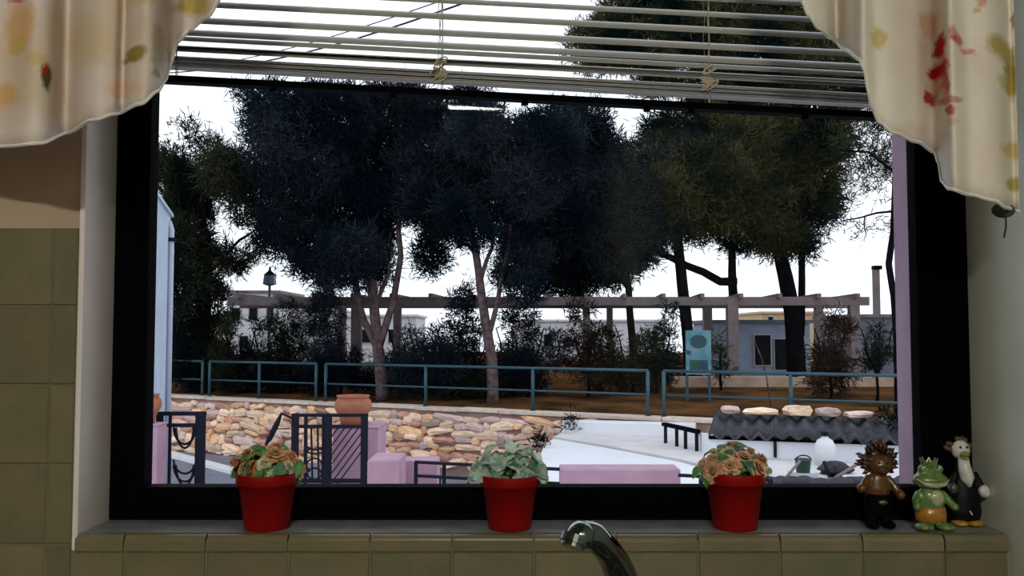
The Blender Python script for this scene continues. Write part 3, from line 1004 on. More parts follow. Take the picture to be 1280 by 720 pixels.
for s in (-1, 1):
    MB().ball(V(-5 + s * 4.2, -12.8, 99), (1.6 * kf,) * 3, 8, 6).build('eye', G4, bd, smooth=True)
    MB().ball(V(s * 9, -6, 4.5), (10 * kf, 12 * kf, 4.5 * kf)).build('foot', B5, bd, smooth=True)
MB().ball(V(21, -9, 44), (7 * kf, 6 * kf, 8.5 * kf), rot=Matrix.Rotation(R(-25), 3, 'Y')).build('hand', B2, bd, smooth=True)
MB().ball(V(-18, -9, 48), (6.5 * kf, 6 * kf, 7 * kf)).build('hand', glaze('bird_grey_mitten', (0.05, 0.06, 0.05)), bd, smooth=True)
cu = MB()
rr = random.Random(4)
for i in range(26):
    a = rr.uniform(-0.5, math.pi + 0.5)
    cu.ball(V(-5 + 12.5 * math.cos(a) + rr.uniform(-1.5, 1.5), rr.uniform(-3, 6), 97 + 11 * math.sin(a)), (rr.uniform(3, 4.5) * kf,) * 3, 8, 6)
cu.build('curls', B4, bd, smooth=True)
MB().tube([V(2, -16, 16), V(-1, -15.5, 21)], 0.9 * kf, 6).build('toggle', B2, bd)

# lion
g = fig(1098, 662, 1.160)
V = lambda x, y, z: g + Vector((x, y, z)) * kf
ln = thing('lion_figurine', g, 'maned lion figurine with shaggy brown mane and dark trousers', 'figurine')
L1 = glaze('lion_tan', (0.075, 0.026, 0.004), (0.11, 0.05, 0.009))
L2 = glaze('lion_mane_brown', (0.022, 0.007, 0.003), (0.055, 0.016, 0.006))
L3 = mat('lion_dark_trousers', (0.0015, 0.0015, 0.0015), 0.7, spec=0.05)
m = MB()
m.lathe([(0.1 * kf, 36 * kf), (14 * kf, 37 * kf), (15 * kf, 48 * kf), (12 * kf, 62 * kf), (7 * kf, 70 * kf), (0.1 * kf, 71 * kf)], g, 20, 1, 0.75)
m.ball(V(2, -3, 78), (15 * kf, 12 * kf, 14 * kf), 18, 12)
m.ball(V(2, -13, 73), (7.5 * kf, 6.5 * kf, 5.5 * kf), 14, 9)
m.tube([V(-10, 0, 62), V(-19, -5, 54), V(-23, -9, 49)], [5.5 * kf, 5 * kf, 5 * kf], 10)
m.tube([V(11, 0, 62), V(19, -5, 51), V(23, -9, 43)], [5.5 * kf, 5 * kf, 5 * kf], 10)
m.ball(V(-24, -10, 50), (6 * kf,) * 3)
m.ball(V(24, -10, 42), (6 * kf,) * 3)
m.build('body', L1, ln, smooth=True, remesh=0.0014)
m = MB()
m.lathe([(0.1 * kf, 18 * kf), (15 * kf, 18 * kf), (16.5 * kf, 30 * kf), (15.5 * kf, 42 * kf), (0.1 * kf, 43 * kf)], g, 20, 1.02, 0.8)
for s in (-1, 1):
    m.tube([V(s * 8, 0, 24), V(s * 9, -1, 10), V(s * 9, -2, 3)], [8 * kf, 7.5 * kf, 7 * kf], 12)
    m.ball(V(s * 10, -7, 5), (8 * kf, 12 * kf, 5 * kf))
m.build('trousers', L3, ln, smooth=True, remesh=0.0014)
mn = MB()
rr = random.Random(9)
for i in range(110):
    a = rr.uniform(0, 2 * math.pi)
    q = rr.uniform(9, 17)
    x, z = 2 + q * math.cos(a), 82 + q * math.sin(a) * 0.95
    if z < 80 and abs(x - 2) < 10:
        continue
    p = V(x, rr.uniform(-3, 9), z)
    d = Vector((math.cos(a), rr.uniform(-0.5, 0.5), math.sin(a) + 0.15)).normalized() * rr.uniform(6, 13) * kf
    mn.tube([p, p + d * 0.6 + Vector((0, 0, rr.uniform(-2, 2) * kf)), p + d], [3.4 * kf, 2.6 * kf, 0.4 * kf], 5)
mn.ball(V(2, 5, 82), (18 * kf, 9 * kf, 18 * kf))
mn.build('mane', L2, ln, smooth=True)
for s in (-1, 1):
    MB().ball(V(2 + s * 5, -14, 82), (1.8 * kf,) * 3, 8, 6).build('eye', G4, ln, smooth=True)
MB().ball(V(2, -19, 76), (3 * kf, 2 * kf, 2 * kf), 10, 6).build('nose', G4, ln, smooth=True)
MB().ball(V(1, -13, 33), (6 * kf, 2 * kf, 3 * kf), 10, 6).build('belt_badge', glaze('lion_green_badge', (0.04, 0.10, 0.03)), ln, smooth=True)

# ================================================================== OUTSIDE: GROUND LEVELS
Z_ROAD = -1.98
Z_WALL = 1.5 - 1.857           # top of the stone retaining wall


def wallp(px):
    h = 42 + 0.0243 * (px - 213)
    Y = F / h
    return Vector(((px - 640) / F * Y, Y))


WA, WB = wallp(-60), wallp(1420)
wdir = (WB - WA).normalized()
wnor = Vector((-wdir.y, wdir.x))
if wnor.y < 0:
    wnor = -wnor
b = MB().prism([(-40, 10.6), (34, 7.4), (34, 24), (WB.x, WB.y + 0.6), (WA.x, WA.y + 0.6), (-40, 44)], Z_ROAD - 0.3, Z_ROAD)
tag(b.build('road', M_ASPHALT), 'grey asphalt road below the stone retaining wall', 'road', kind='structure')
kp = [PZ(205, 567, Z_ROAD), PZ(300, 593, Z_ROAD), PZ(340, 604, Z_ROAD)]
kd = (kp[1] - kp[0]).normalized()
b = MB().bar(kp[0] - kd * 4 + Vector((0, 0, 0.03)), kp[2] + kd * 6 + Vector((0, 0, 0.03)), 0.34, 0.10)
tag(b.build('kerb', M_WHITELINE), 'white painted kerb along the asphalt road', 'kerb', kind='structure')
b = MB().prism([(-9, Y_OUT), (-1.2, Y_OUT), (-1.2, 10.6), (-9, 10.6)], -2.2, -1.4)
tag(b.build('yard', M_CONC2), 'concrete yard inside the garden gate', 'yard', kind='structure')
b = MB().prism([(-1.2, Y_OUT), (4.2, Y_OUT), (4.2, 7.1), (-1.2, 7.4)], -2.2, -0.46)
tag(b.build('terrace', M_CONC2), 'raised concrete terrace behind the dark railing', 'terrace', kind='structure')
# park ground behind the retaining wall, rising gently
m = MB()
nx, ny = 40, 26
gv, gf = [], []
PA, PB = wallp(-60), wallp(1420)
for j in range(ny + 1):
    dd = 0.32 + (j / ny) ** 1.6 * 50
    for i in range(nx + 1):
        t = i / nx
        q = PA + (PB - PA) * t + wnor * dd
        z = Z_WALL - 0.04 + 0.30 * min(1.0, dd / 7) + 0.05 * mnoise.noise((q.x * 0.6, q.y * 0.6, 0))
        gv.append((q.x + (t - 0.5) * dd * 1.6, q.y, z))
for j in range(ny):
    for i in range(nx):
        a = j * (nx + 1) + i
        gf.append((a, a + 1, a + nx + 2, a + nx + 1))
m.add(gv, gf)
tag(m.build('park_ground', M_EARTH, smooth=True), 'brown earth of the park under the pine trees', 'ground', kind='structure')


def ground_z(x, y):
    dd = (Vector((x, y)) - PA).dot(wnor)
    return Z_WALL - 0.04 + 0.30 * min(1.0, max(0, dd) / 7)


# ================================================================== STONE RETAINING WALL
wl = thing('stone_wall', (*(wallp(450)), Z_ROAD), 'rubble stone retaining wall with pale coping below the teal railing', 'wall')
TH = 0.45
m = MB()
cA, cB = wallp(-60), wallp(1420)
m.prism([tuple(cA), tuple(cB), tuple(cB + wnor * TH), tuple(cA + wnor * TH)], Z_ROAD - 0.2, Z_WALL - 0.085)
m.build('core', M_MORTAR, wl)


def stone_mesh(seed):
    bm = bmesh.new()
    bmesh.ops.create_cube(bm, size=1.0)
    bmesh.ops.subdivide_edges(bm, edges=bm.edges, cuts=1, use_grid_fill=True)
    r_ = random.Random(seed)
    for v in bm.verts:
        l = v.co.length
        v.co *= (0.5 + 0.12 * r_.random()) / l * (0.75 + 0.55 * l)
        v.co += Vector((r_.uniform(-.07, .07), r_.uniform(-.07, .07), r_.uniform(-.07, .07)))
    me = bpy.data.meshes.new('stone')
    bm.to_mesh(me)
    bm.free()
    return me


sms = []
for k in range(12):
    me = stone_mesh(k)
    me.materials.append(M_STONE[(0, 1, 0, 2, 0, 3, 0, 2, 1, 0, 3, 2)[k]])
    sms.append(me)
ra = math.atan2(wdir.y, wdir.x)
rs = random.Random(21)
ns = 0
zrow = Z_WALL - 0.16
while zrow > Z_ROAD + 0.04 and ns < 297:
    hrow = rs.uniform(0.15, 0.27)
    s = (wallp(205) - cA).length
    e = (wallp(735) - cA).length
    while s < e:
        w = rs.choice((0.2, 0.26, 0.34, 0.42, 0.55, 0.75)) * rs.uniform(0.85, 1.15)
        q = cA + wdir * (s + w / 2) - wnor * 0.01
        pxx = 640 + F * q.x / q.y
        pyy = 415 + F * (1.5 - zrow) / q.y
        if not (pyy > 575 and pxx > 300) and ns < 297:
            piece('stone', rs.choice(sms), wl, (q.x, q.y, zrow - hrow / 2 + rs.uniform(-.05, .05)), (rs.uniform(-.25, .25), rs.uniform(-.28, .28), ra),
                  (w * 1.0, rs.uniform(0.14, 0.24), hrow * rs.uniform(0.7, 1.2)))
            ns += 1
        s += w * 0.95
    zrow -= hrow * 0.93
# coping slabs
s = 0.0
L = (cB - cA).length
cop = []
while s < L:
    w = rs.uniform(1.1, 2.2)
    e = min(s + w, L)
    p, q = cA + wdir * (s + 0.01), cA + wdir * (e - 0.01)
    zt = Z_WALL + rs.uniform(-0.012, 0.012)
    off = rs.uniform(-0.02, 0.02)
    m = MB().prism([tuple(p - wnor * (0.07 + off)), tuple(q - wnor * (0.07 + off)), tuple(q + wnor * 0.36), tuple(p + wnor * 0.36)], zt - 0.085, zt)
    m.build('coping_stone', M_COPING, wl, bevel=0.012)
    s = e


# ================================================================== TEAL RAILING
def railing(px_posts, px0, px1, label):
    mid = wallp((px0 + px1) / 2) + wnor * 0.17
    root = thing('street_railing', (mid.x, mid.y, Z_WALL), label, 'railing', 'teal railing sections on the stone wall')

    def at(px, z):
        q = wallp(px) + wnor * 0.17
        return Vector((q.x, q.y, z))
    MB().tube([at(px0, Z_WALL + 1.0), at(px1, Z_WALL + 1.0)], 0.035, 10).build('top_rail', M_TEAL, root, smooth=True)
    MB().tube([at(px0, Z_WALL + 0.47), at(px1, Z_WALL + 0.47)], 0.024, 8).build('mid_rail', M_TEAL, root, smooth=True)
    for px in px_posts:
        p = at(px, Z_WALL - 0.005)
        MB().tube([p, p + Vector((0, 0, 1.0))], 0.042, 10).build('post', M_TEAL, root, smooth=True)
        MB().lathe([(0.075, 0), (0.075, 0.012), (0.05, 0.02)], p, 12).build('base_plate', M_TEAL, root)


railing([60, 155, 249], 60, 249, 'short teal street railing section running behind the pale blue house corner')
railing([258, 320, 391], 258, 391, 'teal street railing section with three posts behind the amber rose pot')
railing([403, 528, 662, 806], 403, 806, 'long teal street railing section with four posts before the pale tree trunks')
railing([826, 985, 1180, 1380], 826, 1380, 'teal street railing section above the stones on the corrugated roof')

# ================================================================== GATE, PILLARS, TERRACOTTA POTS
YP = 9.6


def pillar(px0, px1, py, Y, dep, zb, label):
    a, c = P(px0, py, Y), P(px1, py, Y)
    root = thing('gate_pillar', ((a.x + c.x) / 2, Y + dep / 2, zb), label, 'pillar', 'pink rendered pillars of the garden gate')
    MB().box((a.x, Y, zb), (c.x, Y + dep, a.z - 0.02)).build('shaft', M_PINK, root, bevel=0.01)
    MB().box((a.x - 0.008, Y - 0.008, a.z - 0.02), (c.x + 0.008, Y + dep + 0.01, a.z)).build('cap', M_PINK, root, bevel=0.008)
    return a.z


zpl = pillar(150, 197, 530.5, YP - 0.7, 0.25, -1.4, 'pink gate pillar against the pale blue house corner')
zpr = pillar(416, 473, 533.5, YP, 0.60, -1.4, 'pink gate pillar behind the lattice iron gate')


def big_pot(px, z, Y, label):
    k = Y / F
    c = Vector((P(px, 500, Y).x, Y, z))
    H = (z - 1.5) + (415 - 497.5) * -k
    H = 36 * k
    prof = [(0.001, 0), (15 * k, 0), (16 * k, 0.2 * H), (18 * k, 0.34 * H), (22 * k, 0.5 * H), (23 * k, 0.66 * H), (22 * k, 0.80 * H), (18.5 * k, 0.92 * H), (20 * k, 0.95 * H), (20.5 * k, H), (17.5 * k, H), (17 * k, 0.85 * H), (0.001, 0.83 * H)]
    root = thing('terracotta_pot', c, label, 'plant pot', 'round terracotta pots on the gate pillars')
    MB().lathe(prof, c, 28).build('pot_body', M_TERRA, root, smooth=True)
    MB().lathe([(0.001, 0), (17 * k, 0), (15 * k, 0.012), (0.001, 0.02)], c + Vector((0, 0, 0.835 * H)), 18).build('soil', M_SOIL, root)


big_pot(441.5, zpr, YP + 0.25, 'round terracotta pot on the pillar behind the lattice iron gate')
big_pot(178, zpl, YP - 0.58, 'round terracotta pot on the pillar by the pale blue house corner')

# iron gate leaves
YG = 9.3


def gate_frame(root, px0, px1, py0, rails, wpost, Y, zb):
    a, c = P(px0, py0, Y), P(px1, py0, Y)
    k = Y / F
    MB().box((a.x, Y - 0.02, zb), (a.x + wpost * k, Y + 0.02, a.z)).build('stile', M_IRON, root)
    MB().box((c.x - wpost * k, Y - 0.02, zb), (c.x, Y + 0.02, a.z)).build('stile', M_IRON, root)
    for (py, h) in rails:
        z = P(0, py, Y).z
        MB().box((a.x, Y - 0.016, z - h * k / 2), (c.x, Y + 0.016, z + h * k / 2)).build('rail', M_IRON, root)


def arc(root, px, py, rx, ry, a0, a1, Y, r=0.012, nm='scroll'):
    pts_ = [P(px + rx * math.cos(a0 + (a1 - a0) * i / 14), py + ry * math.sin(a0 + (a1 - a0) * i / 14), Y) for i in range(15)]
    MB().tube(pts_, r, 6).build(nm, M_IRON, root, smooth=True)


yb0 = P(0, 515, YG).z
gl = thing('iron_gate', (P(233, 600, YG).x, YG, -1.4), 'narrow wrought iron gate leaf with U scrolls beside the pale blue house corner', 'gate')
gate_frame(gl, 196, 257, 515, [(517, 5), (531.5, 4.5), (640, 6)], 8, YG, -1.38)
for px in (213, 246.5):
    p = P(px, 516, YG)
    MB().box((p.x - 0.014, YG - 0.012, -1.36), (p.x + 0.014, YG + 0.012, p.z)).build('upright', M_IRON, gl)
for (py, rx, ry) in ((533, 14, 22), (533, 11, 27), (580, 14, 22), (580, 11, 27), (574, 14, 18)):
    arc(gl, 231, py, rx, ry, 0.05, math.pi - 0.05, YG)
p = P(231, 545, YG)
MB().tube([P(248, 533, YG), P(247, 600, YG)], 0.02, 6).build('lock_bar', M_IRON, gl)

gr = thing('iron_gate', (P(412, 600, YG).x, YG, -1.4), 'wrought iron gate leaf with a diagonal lattice panel before the pink pillar', 'gate')
gate_frame(gr, 365, 460, 517, [(519, 4), (533, 4), (601, 5), (640, 6)], 8.5, YG, -1.38)
for (px, w) in ((382.5, 4), (404, 2.5), (410.5, 9)):
    p = P(px, 518, YG)
    k = YG / F
    MB().box((p.x - w * k / 2, YG - 0.014, -1.36), (p.x + w * k / 2, YG + 0.014, p.z)).build('upright', M_IRON, gr)
for i in range(13):
    x0, y0 = 415, 545 + i * 11.5
    x1, y1 = 452, 545 + i * 11.5 - 50
    if y1 < 535:
        t = (535 - y1) / (y0 - y1)
        x1, y1 = x1 + (x0 - x1) * t, 535
    if y0 > 625:
        continue
    MB().bar(P(x0, y0, YG), P(x1, y1, YG), 0.012, 0.022, up=(0, 1, 0)).build('lattice_bar', M_IRON, gr)
for (px, py, rx, ry, a0, a1) in ((394, 562, 12, 5, 0.2, 2.9), (394, 556, 11, 6, 0.4, 2.8), (393, 585, 11, 12, 3.5, 5.9), (393, 592, 9, 7, 0, 6.2), (388, 575, 6, 14, 1.6, 4.6), (400, 575, 6, 14, -1.5, 1.5)):
    arc(gr, px, py, rx, ry, a0, a1, YG, 0.010)
for px in (389, 397):
    MB().tube([P(px, 534, YG), P(px + 1.5, 600, YG)], 0.011, 6).build('upright', M_IRON, gr)
MB().tube([P(366, 523, YG), P(352, 517, YG), P(346, 530, YG), P(337, 548, YG), P(332, 556, YG)], [0.012, 0.016, 0.03, 0.03, 0.012], 8).build('latch_arm', M_IRON, gr, smooth=True)
MB().tube([P(366, 536, YG), P(342, 536, YG)], 0.007, 6).build('latch_arm', M_IRON, gr)

# ---- terrace parapet blocks and dark rail
YT = 7.0


def yrail(px):
    return 7.0 * 162 / (162 + 0.05 * (px - 520))


def block(px0, px1, pyt, Y, dep, zb, label, m=M_PINK):
    a, c = P(px0, pyt, Y), P(px1, pyt, Y)
    o = MB().box((a.x, Y, zb), (c.x, Y + dep, a.z)).build('parapet_block', m, bevel=0.012)
    return tag(o, label, 'parapet', 'pink parapet blocks of the terrace')


block(459, 499, 575.5, 6.9, 0.45, -0.46, 'pink parapet block standing before the gate pillar')
block(701, 851, 586.5, yrail(770) - 0.02, 0.25, -0.46, 'long pink parapet block between the sage and peach pots')
o = MB().box((P(508, 574, 7.45).x - 0.12, 7.45, -1.9), (P(547, 574, 7.45).x, 7.7, P(0, 575.5, 7.45).z)).build('garden_wall', M_PINK, bevel=0.01)
tag(o, 'short pink garden wall behind the end of the terrace railing', 'wall')


def terrace_rail(px0, px1, posts, label):
    Y0, Y1 = yrail(px0), yrail(px1)
    ztop = P(520, 577.5, 7.0).z
    zlow = P(520, 594.5, 7.0).z

    def at(px, z):
        Y = yrail(px)
        return Vector(((px - 640) / F * Y, Y, z))
    root = thing('terrace_railing', (*at((px0 + px1) / 2, -0.46),), label, 'railing', 'dark rails between the pink parapet blocks')
    for z in (ztop, zlow, zlow - 0.4):
        MB().tube([at(px0, z), at(px1, z)], 0.013, 8).build('rail', M_IRON, root)
    for px in posts:
        MB().bar(at(px, -0.46), at(px, ztop), 0.028, 0.028).build('post', M_IRON, root)
    for px in posts[:-1]:
        MB().bar(at(px + 30, -0.46), at(px + 30, zlow), 0.014, 0.014).build('baluster', M_IRON, root)


terrace_rail(520, 701, [521, 556, 620, 682], 'dark terrace railing between the pink blocks behind the sage pot')
terrace_rail(846, 962, [874, 960], 'short dark terrace railing behind the peach rose pot')

# ================================================================== PALE BLUE HOUSE ON THE LEFT
h1 = Vector((-0.412 * 12, 12))
h2 = Vector((P(213, 300, 14.9).x, 14.9))
hd = (h2 - h1).normalized()
h0 = h1 - hd * 0.9
zt = P(187, 237, 12).z
hs = thing('neighbour_house', (-7.0, 13, -1.98), 'pale blue house corner with sloping roof edge beyond the gate pillar', 'house')
m = MB()
pts_ = [tuple(h0), tuple(h2), (-11, 15.8), (-11, 11.4)]
m.prism(pts_, -2.0, zt)
m.build('wall', M_BLUEW, hs)
MB().prism([tuple(h0 + Vector((0.04, -0.04))), tuple(h2 + Vector((0.03, 0.05))), (-11.1, 15.9), (-11.1, 11.3)], zt, zt + 0.05).build('roof_edge', M_BLUEW, hs)
q = h2 - hd * 0.35 + Vector((0.05, 0))
pp = MB().tube([(q.x, q.y, -1.9), (q.x, q.y, zt - 0.25), (q.x - 0.05, q.y, zt - 0.12)], 0.045, 8).build('downpipe', mat('downpipe_grey', (0.42, 0.44, 0.56), 0.6), hs, smooth=True)
MB().box((q.x - 0.06, q.y - 0.07, 3.0), (q.x + 0.07, q.y + 0.07, 3.06)).build('bracket', M_IRON, pp)
for zz in (0.2, 1.6):
    w_ = MB().box((-8.2, 11.14, zz), (-7.2, 11.4, zz + 0.9)).build('window', M_FRAMEW, hs)
    MB().box((-8.12, 11.12, zz + 0.08), (-7.28, 11.3, zz + 0.82)).build('pane', M_DARKWIN, w_)

# ================================================================== WHITE FLAT ROOF AND SHED
Z_FR = -0.70


def fr_pt(px, py, z=Z_FR):
    p = PZ(px, py, z)
    return (p.x, p.y)


white_roof = MB().prism([fr_pt(676, 566), fr_pt(680, 556), fr_pt(691, 548), fr_pt(760, 560), fr_pt(850, 577), fr_pt(905, 592), fr_pt(960, 606), fr_pt(1000, 640), fr_pt(690, 640)], -1.97, Z_FR)
tag(white_roof.build('flat_roof', M_CONC, bevel=0.02), 'white painted flat roof beyond the long pink parapet block', 'roof')
far_l = fr_pt(735, 541.5)
slab = MB().prism([fr_pt(692, 547), fr_pt(704, 541), far_l, fr_pt(868, 545), fr_pt(1000, 551), fr_pt(1130, 556), fr_pt(1240, 560), fr_pt(1400, 660), fr_pt(1010, 640), fr_pt(962, 604), fr_pt(906, 590), fr_pt(851, 575.5), fr_pt(761, 558.5)], -1.97, Z_FR + 0.02)
tag(slab.build('flat_roof', M_CONC2), 'weathered pale flat roof behind the white painted one', 'roof')
# white parapet behind it
pa = PZ(716, 541, Z_FR)
pb = PZ(868, 545, Z_FR)
ztp = P(770, 526, pa.y).z
b = MB().prism([(pa.x - 0.25, pa.y), (pb.x, pb.y - 0.1), (pb.x + 0.1, pb.y + 0.25), (pa.x - 0.1, pa.y + 0.3)], Z_FR, ztp)
tag(b.build('roof_parapet', M_CONC, bevel=0.02), 'low white parapet behind the weathered flat roof', 'parapet')

# white shed wall under the corrugated roof
YS0, YS1 = 15.6, 14.3
sa = P(886, 545, YS0)
sb_ = P(1240, 552, YS1)
zb_ = Z_FR + 0.02
shed = thing('white_shed', ((sa.x + sb_.x) / 2, 15, zb_), 'low white shed wall under the wavy grey roof sheets', 'shed')
zsh = sa.z
MB().prism([(sa.x, sa.y), (sb_.x, sb_.y), (sb_.x, sb_.y + 0.8), (sa.x, sa.y + 0.8)], zb_, zsh - 0.03).build('wall', M_CONC, shed)
# corrugated sheets, each its own part
sd = Vector((sb_.x - sa.x, sb_.y - sa.y))
SL = sd.length
sd.normalize()
sn = Vector((-sd.y, sd.x))
nsheet = 4
for kx in range(nsheet):
    s0, s1 = SL * kx / nsheet, SL * (kx + 1) / nsheet + 0.05
    vs, fs = [], []
    nseg = 40
    for jj, (dn_, up_) in enumerate(((-0.14, 0.0), (1.5, 0.24))):
        for i in range(nseg + 1):
            s_ = s0 + (s1 - s0) * i / nseg
            wv_ = 0.048 * math.sin(2 * math.pi * s_ / 0.26)
            q = Vector((sa.x, sa.y)) + sd * s_ + sn * dn_
            vs.append((q.x, q.y, zsh + up_ + wv_ + kx % 2 * 0.03 + 0.035))
    for i in range(nseg):
        fs.append((i, i + 1, nseg + 2 + i, nseg + 1 + i))
    o = MB().add(vs, fs).build('roof_sheet', M_DRY, shed, smooth=True)
    o.modifiers.new('thickness', 'SOLIDIFY').thickness = 0.03
MB().bar(Vector((sa.x, sa.y, zsh - 0.02)) - Vector((sn.x, sn.y, 0)) * 0.03, Vector((sb_.x, sb_.y, zsh - 0.02)) - Vector((sn.x, sn.y, 0)) * 0.03, 0.05, 0.06).build('eaves_board', M_BLACK, shed)

# loose stones weighing the sheets down
rlab = ['pale cream boulder lying on the corrugated roof by the railing post', 'pinkish boulder lying on the corrugated roof sheets', 'flat rose boulder at the end of the row on the corrugated roof', 'long grey stone on the roof behind the peach roses', 'rough mauve stone slab at the roof corner']
for k, (px, w, h, lab) in enumerate(((994, 36, 12, rlab[0]), (1032, 30, 9, rlab[1]), (1070, 36, 6, rlab[2]), (948, 44, 7, rlab[3]), (912, 22, 9, rlab[4]))):
    q0 = Vector((sa.x, sa.y)) + sn * 1.05
    tx = (px - 640) / F
    s_ = (tx * q0.y - q0.x) / (sd.x - tx * sd.y)
    q = q0 + sd * s_
    me = stone_mesh(40 + k)
    me.materials.append(M_STONE[(0, 2, 2, 0, 2)[k]])
    o = bpy.data.objects.new('boulder', me)
    COL.objects.link(o)
    kk = q.y / F
    o.location = (q.x, q.y, zsh + 0.315 + h * kk * 0.5)
    o.scale = (w * kk * 0.95, 0.32, h * kk * 1.1)
    o.rotation_euler = (0, 0, 0.06 * k)
    tag(o, lab, 'stone')

# clutter on the terrace roof
zc = Z_FR + 0.02
q = PZ(1004, 597, zc)
kk = q.y / F
bas = thing('wash_basin', q, 'white plastic basin on the roof under the green bucket', 'basin')
MB().lathe([(0.001, 0), (15 * kk, 0), (20 * kk, 8 * kk), (21 * kk, 8.5 * kk), (19 * kk, 8 * kk), (14 * kk, 4.6 * kk), (0.001, 4.5 * kk)], q, 24).build('bowl', M_CONC, bas, smooth=True)
q2 = q + Vector((0, 0, 4.6 * kk))
bu = thing('bucket', q2, 'dark green bucket standing in the white basin', 'bucket')
MB().lathe([(0.001, 0), (8 * kk, 0), (9.5 * kk, 17 * kk), (10.2 * kk, 17 * kk), (10.2 * kk, 18.5 * kk), (8.8 * kk, 18.5 * kk), (7.5 * kk, 2 * kk), (0.001, 2 * kk)], q2, 20).build('pail', mat('dark_green_plastic', (0.012, 0.05, 0.035), 0.5), bu, smooth=True)
MB().tube([q2 + Vector((9.8 * kk * math.cos(a), -2 * kk, (17 + 6 * math.sin(a)) * kk)) for a in [math.pi * i / 10 for i in range(11)]], 0.8 * kk, 6).build('handle', M_IRON, bu)
for k, (p_, q_, r_, lab, mm) in enumerate((
        ((980, 600), (1000, 576), 0.02, 'grey pole leaning from the roof floor to the white basin', M_PERG),
        ((1040, 600), (1075, 578), 0.025, 'grey wooden pole leaning against the low white shed wall', M_PERG),
        ((1035, 592), (1068, 603), 0.03, 'dark stick lying in front of the white shed wall', M_BARKD),
        ((1030, 577), (1038, 597), 0.03, 'black pipe standing beside the green bucket', M_IRON))):
    a_ = PZ(p_[0], p_[1], zc + r_) if k != 3 else PZ(q_[0], q_[1], zc)
    Yb = a_.y + 0.15
    c_ = P(q_[0], q_[1], Yb) if k != 3 else P(p_[0], p_[1], Yb)
    if k == 2:
        c_ = PZ(q_[0], q_[1], zc + r_)
    o = MB().tube([a_, (a_ + c_) / 2, c_], r_, 8).build('pole', mm, smooth=True)
    tag(o, lab, 'pole')
q = PZ(1043, 592, zc)
o = MB()
rr = random.Random(3)
o.ball(q + Vector((0, 0, 0.10)), (0.22, 0.14, 0.10), 14, 9)
o.ball(q + Vector((-0.15, -0.05, 0.07)), (0.14, 0.12, 0.07))
o.ball(q + Vector((0.16, 0.02, 0.06)), (0.17, 0.11, 0.06))
tag(o.build('sack', mat('dark_sack', (0.03, 0.028, 0.035), 0.95, var=0.4, scale=20), remesh=0.02), 'dark crumpled sack on the flat roof beside the bucket', 'sack')
q = PZ(1038, 572, zc)
q = Vector((P(1030, 566, 14.6).x, 14.55, zc))
jg = thing('watering_jug', q, 'white plastic jug with dark cap before the shed wall', 'jug')
kk = 14.55 / F
MB().lathe([(0.001, 0), (12 * kk, 0), (12.5 * kk, 24 * kk), (9 * kk, 31 * kk), (4 * kk, 34 * kk), (4 * kk, 37 * kk), (0.001, 37 * kk)], q, 18).build('body', M_WHITEB, jg, smooth=True)
MB().lathe([(0.001, 0), (4.6 * kk, 0), (4.6 * kk, 5 * kk), (0.001, 6 * kk)], q + Vector((0, 0, 36 * kk)), 12).build('cap', M_IRON, jg)
tq = MB()
rr = random.Random(13)
for i in range(26):
    px = 962 + i * 7.2
    p_ = PZ(px, 607 + rr.uniform(-2, 2), zc)
    tq.ball(p_ + Vector((0, 0, 0.04)), (rr.uniform(0.10, 0.16), 0.12, rr.uniform(0.06, 0.10)), 10, 7)
tag(tq.build('tarpaulin', mat('dark_blue_tarp', (0.02, 0.022, 0.032), 0.8, var=0.5, scale=9), remesh=0.03), 'dark crumpled tarpaulin along the roof behind the lion figurine', 'tarpaulin')
# dark metal stand and downpipes by the shed corner
q = PZ(862, 563, zc)
st = thing('metal_stand', (q.x, q.y, zc), 'dark rusty metal stand at the corner of the white shed', 'stand')
for (px, py) in ((832, 554), (846, 558), (857, 561), (871, 564)):
    p_ = PZ(px, py, zc)
    MB().bar(p_, p_ + Vector((0, 0, 0.36)), 0.06, 0.05).build('leg', M_IRON, st)
a_, c_ = PZ(830, 553, zc) + Vector((0, 0, 0.36)), PZ(873, 564.5, zc) + Vector((0, 0, 0.36))
MB().bar(a_, c_, 0.10, 0.07).build('top_bar', M_BARKD, st)
dpx = P(975, 548, 15.1)
for px, lab in ((975, 'thin dark downpipe on the white shed wall'), (1120, 'thin dark downpipe at the far end of the shed wall')):
    t_ = (P(px, 560, 15).x - sa.x) / (sb_.x - sa.x)
    q = Vector((sa.x, sa.y)).lerp(Vector((sb_.x, sb_.y)), t_) - sn * 0.05
    MB().tube([(q.x, q.y, zsh - 0.05), (q.x, q.y, zsh - 0.32)], 0.028, 8).build('downpipe', M_IRON, shed)


# ================================================================== PERGOLA
YPF, YPB = 26.6, 29.8
pg = thing('pergola', (P(720, 450, 28).x, 28.2, ground_z(2, 28.2)), 'long grey pergola of posts and beams under the pine trees', 'pergola')


def at_h(px, z, Y):
    return Vector(((px - 640) / F * Y, Y, z))


